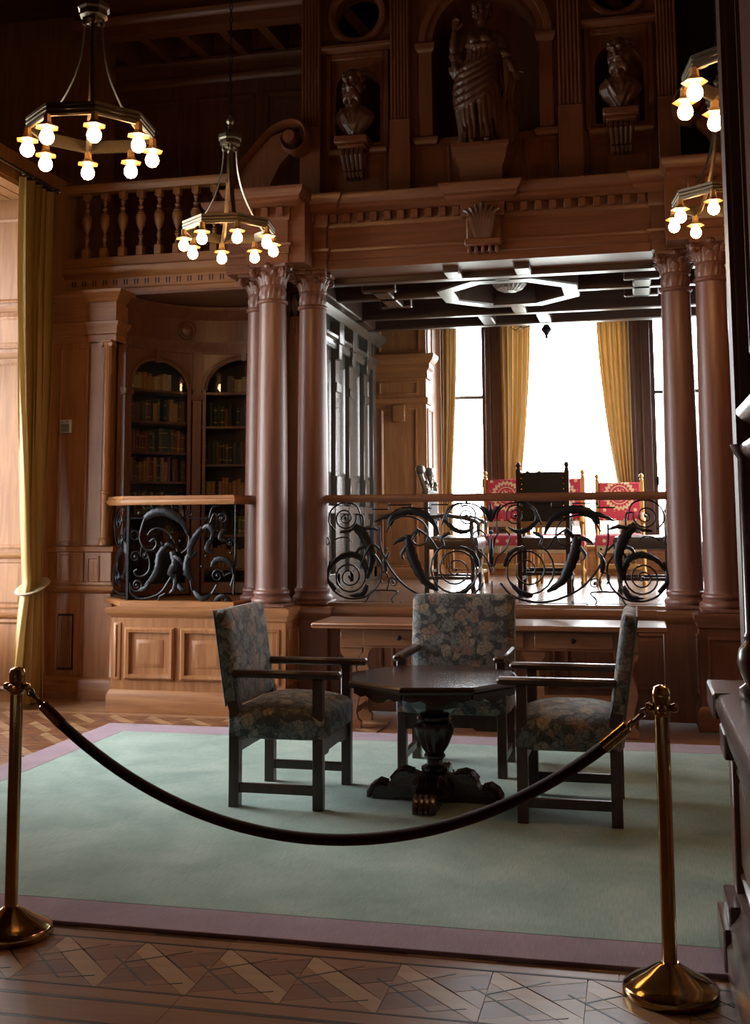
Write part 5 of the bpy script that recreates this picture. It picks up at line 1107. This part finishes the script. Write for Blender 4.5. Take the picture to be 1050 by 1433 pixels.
# ================================================================ CHANDELIERS
def chandelier(x, y, label, rot=0):
    Z = 3.585; t = thing('chandelier', label, 'chandelier', (x, y, Z), rot, 'octagonal ring chandeliers'); R0 = .325
    ring = []
    for k in range(9):
        a = -PI/3+k*PI/4; ring.append([(r*math.cos(a), r*math.sin(a), z) for r, z in ((R0, .0), (R0+.006, .008), (R0+.006, .020), (R0, .024), (R0+.008, .029), (R0+.008, .041), (R0, .045), (R0+.009, .050), (R0+.009, .066), (R0-.014, .068), (R0-.014, 0))])
    MB().loft(ring, True, False, False).build('ring', bronze, t, True, smooth=20)
    hub = []
    for r, z in ((.030, .61), (.050, .625), (.050, .64), (.076, .65), (.076, .68), (.088, .69), (.088, .715), (.040, .745), (.022, .76), (.018, .80), (.030, .82), (.030, .835), (.012, .85), (.012, .87)):
        hub.append([(r*math.cos(k*PI/4), r*math.sin(k*PI/4), z) for k in range(8)])
    MB().loft(hub).build('hub', bronze, t, True, smooth=20)
    MB().lathe([(.002, .585), (.012, .60), (.016, .615), (.010, .63)], (0,0,0), 8).build('hub_drop', bronze, t, True)
    for k in range(4):
        a = k*PI/2-PI/3; ca, sa = math.cos(a), math.sin(a)
        pts = []
        for i in range(15):
            u = i/14; r = .045+(R0-.035-.045)*(u**2.4); z = .655-.675*u+(.03 if u > .95 else 0); pts.append((r*ca, r*sa, z))
        MB().tube(pts, .006, 4, (-sa, ca, 0), .015).build('arm', bronze, t, True)
        MB().lathe([(.010, .60), (.016, .615), (.012, .635), (.016, .65)], (.045*ca, .045*sa, 0), 8).build('arm_collar', bronze, t, True)
    for k in range(8):
        a = -PI/3+k*PI/4; c = (R0-.005)*math.cos(a), (R0-.005)*math.sin(a)
        cap = MB().lathe([(.020, .008), (.020, -.01), (.022, -.03), (.030, -.043), (.058, -.056), (.061, -.061), (.030, -.057), (.014, -.045), (.001, -.04)], (c[0], c[1], 0), 6).build('lamp_cap', lampcap, t, True, smooth=20)
        MB().lathe([(.013, -.045), (.015, -.062), (.026, -.078), (.035, -.098), (.0365, -.112), (.033, -.128), (.022, -.141), (.008, -.147), (.001, -.148)], (c[0], c[1], 0), 14).build('bulb', bulb_m, cap, True, smooth=80)
    top = 6.62-Z; n = int((top-.87)/.05); lm = MB().tube([(.011*math.cos(2*PI*j/10), 0, .030*math.sin(2*PI*j/10)) for j in range(10)], .0035, 5, (0,1,0), None, True).build('chain_link', iron, None); ld = lm.data; bpy.data.objects.remove(lm)
    for i in range(n+1): inst(ld, t, (0, 0, .89+i*.05), (0, 0, PI/2*(i % 2)), name='chain_link')
    return t
chandelier(-2.745, 5.28, 'octagonal chandelier with eight lit bulbs at upper left, nearest the curtain'); chandelier(-2.757, 7.40, 'octagonal chandelier with eight lit bulbs hanging before the balcony')
chandelier(.60, 5.30, 'octagonal chandelier at upper right, cut off by the dark pier'); chandelier(.62, 7.48, 'lower-looking octagonal chandelier at right before the column capitals')

# ================================================================ STATUE AND BUSTS
def finish(mb, name, mat, t, vox=.011, sm=2):
    o = mb.build(name, mat, t, True); r = o.modifiers.new('union', 'REMESH'); r.mode = 'VOXEL'; r.voxel_size = vox; r.use_smooth_shade = True
    s = o.modifiers.new('soften', 'SMOOTH'); s.factor = .4; s.iterations = sm; return o
def ellip(mb, c, rx, ry, rz, seg=14, rot=None):
    R = []
    for i in range(1, 10):
        a = PI*i/10; R.append([(rx*math.sin(a)*math.cos(2*PI*k/seg), ry*math.sin(a)*math.sin(2*PI*k/seg), -rz*math.cos(a)) for k in range(seg)])
    if rot is not None: R = [[tuple(rot@Vector(p)) for p in r] for r in R]
    return mb.loft([[(p[0]+c[0], p[1]+c[1], p[2]+c[2]) for p in r] for r in R])
def head(mb, c, s, rot, beard=False, hair='curl'):
    q = lambda x, y, z: tuple(Vector(c)+rot@Vector((x*s, y*s, z*s)))
    e = lambda p, a, b, d: ellip(mb, q(*p), a*s, b*s, d*s, 12, rot)
    e((0, .01, .02), .078, .095, .105); e((0, -.03, -.05), .056, .062, .065)           # skull, jaw (face towards -y)
    e((0, -.098, -.005), .012, .022, .032); e((0, -.106, -.022), .017, .016, .013)      # nose
    for k in (-1, 1):
        e((k*.032, -.078, .022), .018, .014, .010); e((k*.033, -.086, .040), .026, .014, .009); e((k*.082, .0, 0), .012, .02, .032); e((k*.040, -.07, -.02), .022, .022, .022)
    e((0, -.090, -.052), .024, .012, .007); e((0, -.087, -.064), .020, .012, .007); e((0, -.078, -.088), .022, .02, .018)
    if beard:
        for k in range(7):
            x = (k-3)*.020; e((x, -.075+abs(x)*.35, -.105-.02*math.cos(k*2.1)), .018, .024, .055-.2*abs(x))
        for k in (-1, 1): e((k*.028, -.098, -.046), .028, .012, .009); e((k*.072, -.02, -.05), .02, .035, .05)
        for k in range(14): a = k*2.4; e((.082*math.cos(a), .03+.07*math.sin(a), .03+.055*math.sin(k*1.7)), .024, .026, .024)
    else:
        for k in range(22): a = PI*(-.15+1.3*k/21); zz = .05+.05*math.sin(k*1.9); e((.085*math.cos(a), .02+.09*math.sin(a), zz), .022, .024, .026)
        for k in range(9): e((-.07+k*.0175, -.05+.03*abs(k-4)/4, .095-.006*abs(k-4)), .018, .022, .018)
        e((0, .115, .02), .045, .04, .045)
def hand(mb, wrist, d, side, s=1.0, curl=.4):
    d = Vector(d).normalized(); n = Vector((0, -1, 0)); n = (n-d*n.dot(d)).normalized(); x = d.cross(n)*side; w = Vector(wrist)
    mb.tube([w, w+d*.03*s, w+d*.075*s], [.020*s, .032*s, .036*s], 8, n, [.016*s, .015*s, .013*s])
    for k, L in enumerate((.055, .065, .060, .045)):
        b = w+d*.07*s+x*((k-1.5)*.018*s); m1 = b+(d+n*curl*.5).normalized()*L*.5*s; m2 = m1+(d+n*curl*1.6).normalized()*L*.5*s
        mb.tube([b-d*.015*s, b, m1, m2], [.0095*s, .0095*s, .0088*s, .0065*s], 6, n)
    b = w+d*.022*s+x*-.026*s; mb.tube([b, b+(d*.6-x*.8)*.035*s, b+(d*.9-x*.75+n*.4)*.06*s], [.013*s, .011*s, .008*s], 6, n)

st = thing('statue', 'carved dark wooden statue of a draped woman with one arm raised, in the arched niche', 'statue', (CX-.03, AY-.10, 4.73))
m = MB(); rings = []
# robe: contrapposto, folds running from the left hip down to the right foot
spec = [(0.0, .00, .00, .205, .145, .022), (.05, .0, .0, .20, .14, .028), (.20, -.01, 0, .185, .135, .026), (.38, -.03, -.01, .19, .140, .022), (.55, -.045, -.015, .195, .142, .020), (.68, -.035, -.005, .178, .130, .018), (.80, -.01, .0, .145, .108, .014), (.88, .0, .0, .125, .098, .010), (.97, .005, -.01, .132, .105, .008), (1.05, .0, -.005, .140, .100, .006), (1.10, .0, .01, .125, .085, .003), (1.135, .0, .01, .06, .055, 0)]
for z, cx, cy, rx, ry, am in spec:
    r = []
    for k in range(72):
        a = 2*PI*k/72; f = am*(math.sin(9*a+z*3.2)+.55*math.sin(15*a-z*5+1.2)); r.append((cx+(rx+f)*math.cos(a), cy+(ry+f)*math.sin(a), z))
    rings.append(r)
m.loft(rings)
def surf(a, z, off=.0):
    for q in range(len(spec)-1):
        z0, z1 = spec[q][0], spec[q+1][0]
        if z0 <= z <= z1:
            k = (z-z0)/(z1-z0); v = [spec[q][i]+(spec[q+1][i]-spec[q][i])*k for i in range(6)]
            return (v[1]+(v[3]+off)*math.cos(a), v[2]+(v[4]+off)*math.sin(a), z)
    return (0, 0, z)
# long folds falling to the feet, swinging from one hip, and swags drawn across the hips
for i in range(15):
    a0 = PI*(.95+1.12*i/14); zt = (.80, .62, .72)[i % 3]; bend = .35*(1 if i % 2 else .6)
    m.tube([surf(a0+bend*(z/zt)**2*(1 if i < 8 else .5), max(z, .005), .012) for z in [zt*(1-k/9) for k in range(10)]], [.008+.016*math.sin(PI*min(1, .2+k/10)) for k in range(10)], 7, (0, 0, 1))
for k in range(6):
    m.tube([surf(PI*(1.02+.90*u), .40+.07*k+.26*u*u+.05*math.sin(PI*u)*-1, .020) for u in [q/9 for q in range(10)]], [.010+.020*math.sin(PI*(q+.5)/10) for q in range(10)], 7, (0, 0, 1))
for k in range(7):
    a0 = PI*(1.15+.70*k/6); m.tube([surf(a0-(a0-PI*1.5)*.5*u, .95-.20*u, .006) for u in [q/5 for q in range(6)]], [.008, .015, .017, .015, .012, .007], 6, (0, 0, 1))
# cloak hanging from the arms on both sides
for x0, x1, z0, z1, yy in ((-.20, -.17, .88, .22, .0), (-.235, -.20, .84, .34, -.02), (-.26, -.20, .80, .44, .0), (.20, .20, .88, .02, .03), (.235, .225, .86, .02, .0), (.265, .25, .80, .03, -.02), (.285, .275, .70, .05, .02), (.22, .21, .80, .02, -.05)):
    m.tube([(x0+(x1-x0)*u+.018*math.sin(u*7+x0*30), yy+.015*math.cos(u*6+x0*9), z0+(z1-z0)*u) for u in [q/8 for q in range(9)]], [.030+.012*math.sin(q*1.3) for q in range(9)], 8, (0, 1, 0))
m.tube([(-.125, -.06, .97), (-.05, -.115, .94), (.05, -.115, .94), (.125, -.06, .97)], .024, 8, (0,0,1))    # bodice roll
for k in (-1, 1): ellip(m, (k*.055, -.095, 1.0), .05, .045, .05)
m.tube([(0, .005, 1.08), (.004, -.004, 1.16), (.004, -.012, 1.22)], [.055, .044, .046], 10, (0,1,0))
rot = Matrix.Rotation(-.35, 3, 'Z')@Matrix.Rotation(-.12, 3, 'X'); head(m, (.005, -.01, 1.285), .92, rot)
# raised right arm (viewer's left): upper arm down, forearm up
m.tube([(-.11, 0, 1.07), (-.165, -.005, 1.03), (-.21, -.02, .93), (-.235, -.04, .86)], [.055, .056, .047, .042], 10, (0,1,0)); m.tube([(-.235, -.04, .86), (-.245, -.075, .95), (-.235, -.10, 1.04), (-.225, -.115, 1.09)], [.042, .038, .030, .023], 10, (0,1,0))
m.tube([(-.27, -.05, .88), (-.24, -.09, .86), (-.20, -.06, .88), (-.22, -.01, .86), (-.265, -.015, .86)], .026, 8, (0,0,1), None, True); hand(m, (-.225, -.115, 1.09), (.15, -.1, 1), -1, .95, .35)
# lowered left arm holding drapery
m.tube([(.11, 0, 1.07), (.165, .0, 1.02), (.205, .0, .92), (.215, -.02, .83)], [.056, .056, .048, .044], 10, (0,1,0)); m.tube([(.215, -.02, .83), (.255, -.06, .77), (.29, -.09, .71), (.305, -.10, .67)], [.044, .038, .030, .023], 10, (0,1,0)); hand(m, (.305, -.10, .67), (.35, -.25, -.9), 1, .95, .5)
m.tube([(.17, -.03, .90), (.21, -.07, .86), (.26, -.05, .84), (.24, .02, .86), (.18, .04, .90)], .028, 8, (0,0,1), None, True)
ellip(m, (.06, -.15, .03), .035, .07, .03); ellip(m, (-.07, -.14, .03), .035, .06, .03)
fig = finish(m, 'figure', carved, st, .0075, 1); st.scale = (.96, .96, .955)
MB().lathe([(.24, -.0), (.24, .02), (.22, .03)], (0, 0, -.0), 24, sy=.75).build('plinth', carved, st, True)

def bust(x, z, label, turn):
    t = thing('bust', label, 'bust', (x, AY+.02, z), 0, 'wooden busts in the side niches'); m = MB(); rot = Matrix.Rotation(turn, 3, 'Z')
    head(m, (0, -.12, .50), 1.10, rot@Matrix.Rotation(.18, 3, 'X'), True)
    m.tube([(0, -.06, .26), (0, -.08, .36), (0, -.10, .44)], [.085, .064, .066], 12, (0,1,0))
    R = []
    for zz, rx, ry in ((.03, .055, .05), (.07, .09, .065), (.13, .15, .09), (.20, .185, .10), (.26, .165, .095), (.31, .09, .075)):
        R.append([(rx*math.cos(2*PI*k/28), -.05+ry*math.sin(2*PI*k/28)+.006*math.sin(k*2), zz) for k in range(28)])
    m.loft(R)
    for k in range(4): s = -1+k*.66; m.tube([(s*.12, -.09, .29), (s*.08, -.14, .22), (s*.03, -.135, .12), (0, -.10, .06)], [.016, .020, .018, .010], 6, (0,1,0))
    finish(m, 'figure', carved, t, .0095, 1)
    MB().bbox(-.075, .075, -.12, .03, 0, .04, .01).build('socle', ATTH, t, True)
    b = thing('bust_bracket', label.replace('bearded wooden bust', 'reeded wooden bracket under the bust'), 'bracket', (x, AY+.03, z), 0, 'reeded brackets under the busts')
    MB().bbox(-.15, .15, -.24, 0, -.075, -.002, .012).build('shelf', ATTH, b, True); MB().bbox(-.125, .125, -.21, 0, -.11, -.075, .01).build('shelf_moulding', ATTH, b, True)
    for k in range(5): xx = -.085+k*.0425; MB().tube([(xx, -.03, -.11), (xx, -.17, -.13), (xx*.98, -.185, -.17), (xx*.92, -.14, -.24), (xx*.86, -.11, -.29), (xx*.84, -.135, -.32), (xx*.84, -.12, -.345), (xx*.84, -.03, -.35)], [.018, .021, .022, .019, .017, .02, .018, .014], 8, (1,0,0)).build('reed', carved, b, True)
    MB().bbox(-.10, .10, -.04, 0, -.36, -.11, .008).build('bracket_back', ATT, b, True)
bust(-2.345, 4.93, 'bearded wooden bust in the left side niche, turned to the left', -.25); bust(-.015, 4.98, 'bearded wooden bust in the right side niche, with long forked beard', -.35)

# ================================================================ CARVED CABINET at the right edge
cab_m = wood('cabinet_polished_oak', (.055, .030, .024), (.10, .055, .045), .27, 'y', .5); cab_v = wood('cabinet_polished_upright', (.070, .030, .020), (.13, .058, .038), .28, 'z', .4)
t = thing('carved_cabinet', 'tall polished dark oak cabinet with moulded ledge at the right edge', 'cabinet', (.8, 3.5, 0)); X0 = .335; YE = 4.38; z0 = .0
MB().box(X0, 1.5, 2.6, YE, RZ, .90).build('body', cab_v, t)
pth = [(1.5, YE), (X0, YE), (X0, 2.6)][::-1]
pth = [(1.5, YE), (X0, YE), (X0, 2.6)]
MB().sweep(pth, [(0, RZ), (.075, RZ), (.075, .10), (.06, .12), (.06, .16), (.045, .18), (.03, .20), (.02, .235), (0, .25)][::-1]).build('plinth', cab_m, t)
MB().sweep(pth, [(0, .70), (.02, .71), (.02, .755), (.045, .77), (.05, .80), (.05, .83), (0, .84)]).build('frieze_moulding', cab_m, t)
MB().sweep(pth, [(-.1, .86), (.055, .86), (.075, .875), (.085, .90), (.085, .925), (.07, .945), (.03, .95), (-.1, .955)]).build('ledge', cab_m, t)
for y0, y1 in ((3.62, 4.28), (2.75, 3.45)): MB().rings((X0, y0, .30), (0,1,0), (0,0,1), (-1,0,0), y1-y0, .38, RPs).build('panel', cab_v, t)
MB().bbox(X0-.03, X0, 4.24, YE, .25, .70, .005).build('corner_pilaster', cab_v, t); MB().bbox(X0-.03, X0, 3.48, 3.60, .25, .70, .005).build('corner_pilaster', cab_v, t)
X1 = .388
MB().bbox(X0-.093, X0+.05, 4.12, YE+.092, .862, .950, .008).build('ledge_break', cab_m, t, smooth=0); MB().bbox(X0-.084, X0+.05, 4.16, YE+.085, RZ, .155, .006).build('plinth_block', cab_m, t, smooth=0); MB().bbox(X0-.062, X0+.05, 4.18, YE+.06, .155, .225, .006).build('plinth_block', cab_m, t, smooth=0); MB().bbox(X0-.056, X0+.02, 4.20, YE+.04, .71, .80, .005).build('capital_block', cab_m, t, smooth=0)
MB().box(X1+.03, 1.5, 2.6, 4.30, .955, 6.0).build('upper_body', cab_v, t)
MB().bbox(X1-.02, X1+.10, 4.17, 4.32, .955, 6.0, .012).build('upper_pilaster', cab_v, t)
for k in range(3): MB().lathe([(.014, 1.0), (.014, 5.9)], (X1-.018, 4.19+k*.045, 0), 8).build('reed', cab_v, t)
MB().lathe([(.045, .955), (.05, .965), (.05, .985), (.030, 1.0), (.042, 1.03), (.055, 1.07), (.05, 1.11), (.025, 1.14), (.032, 1.155), (.025, 1.17), (.024, 1.75), (.04, 1.77), (.05, 1.80)], (X1-.015, 4.02, 0), 18).build('turned_colonnette', cab_m, t)
for zz in (1.73, 1.86): MB().sweep([(1.4, 4.0), (X1+.04, 4.0), (X1+.04, 2.7)], [(0, zz), (.03, zz+.01), (.06, zz+.03), (.075, zz+.05), (.075, zz+.065), (0, zz+.07)]).build('shelf_moulding', cab_m, t)
MB().rings((X1+.03, 3.2, 1.15), (0,1,0), (0,0,1), (-1,0,0), .7, .60, RPs).build('panel', cab_v, t); MB().rings((X1+.03, 3.2, 2.1), (0,1,0), (0,0,1), (-1,0,0), .8, 1.6, RP).build('panel', cab_v, t)
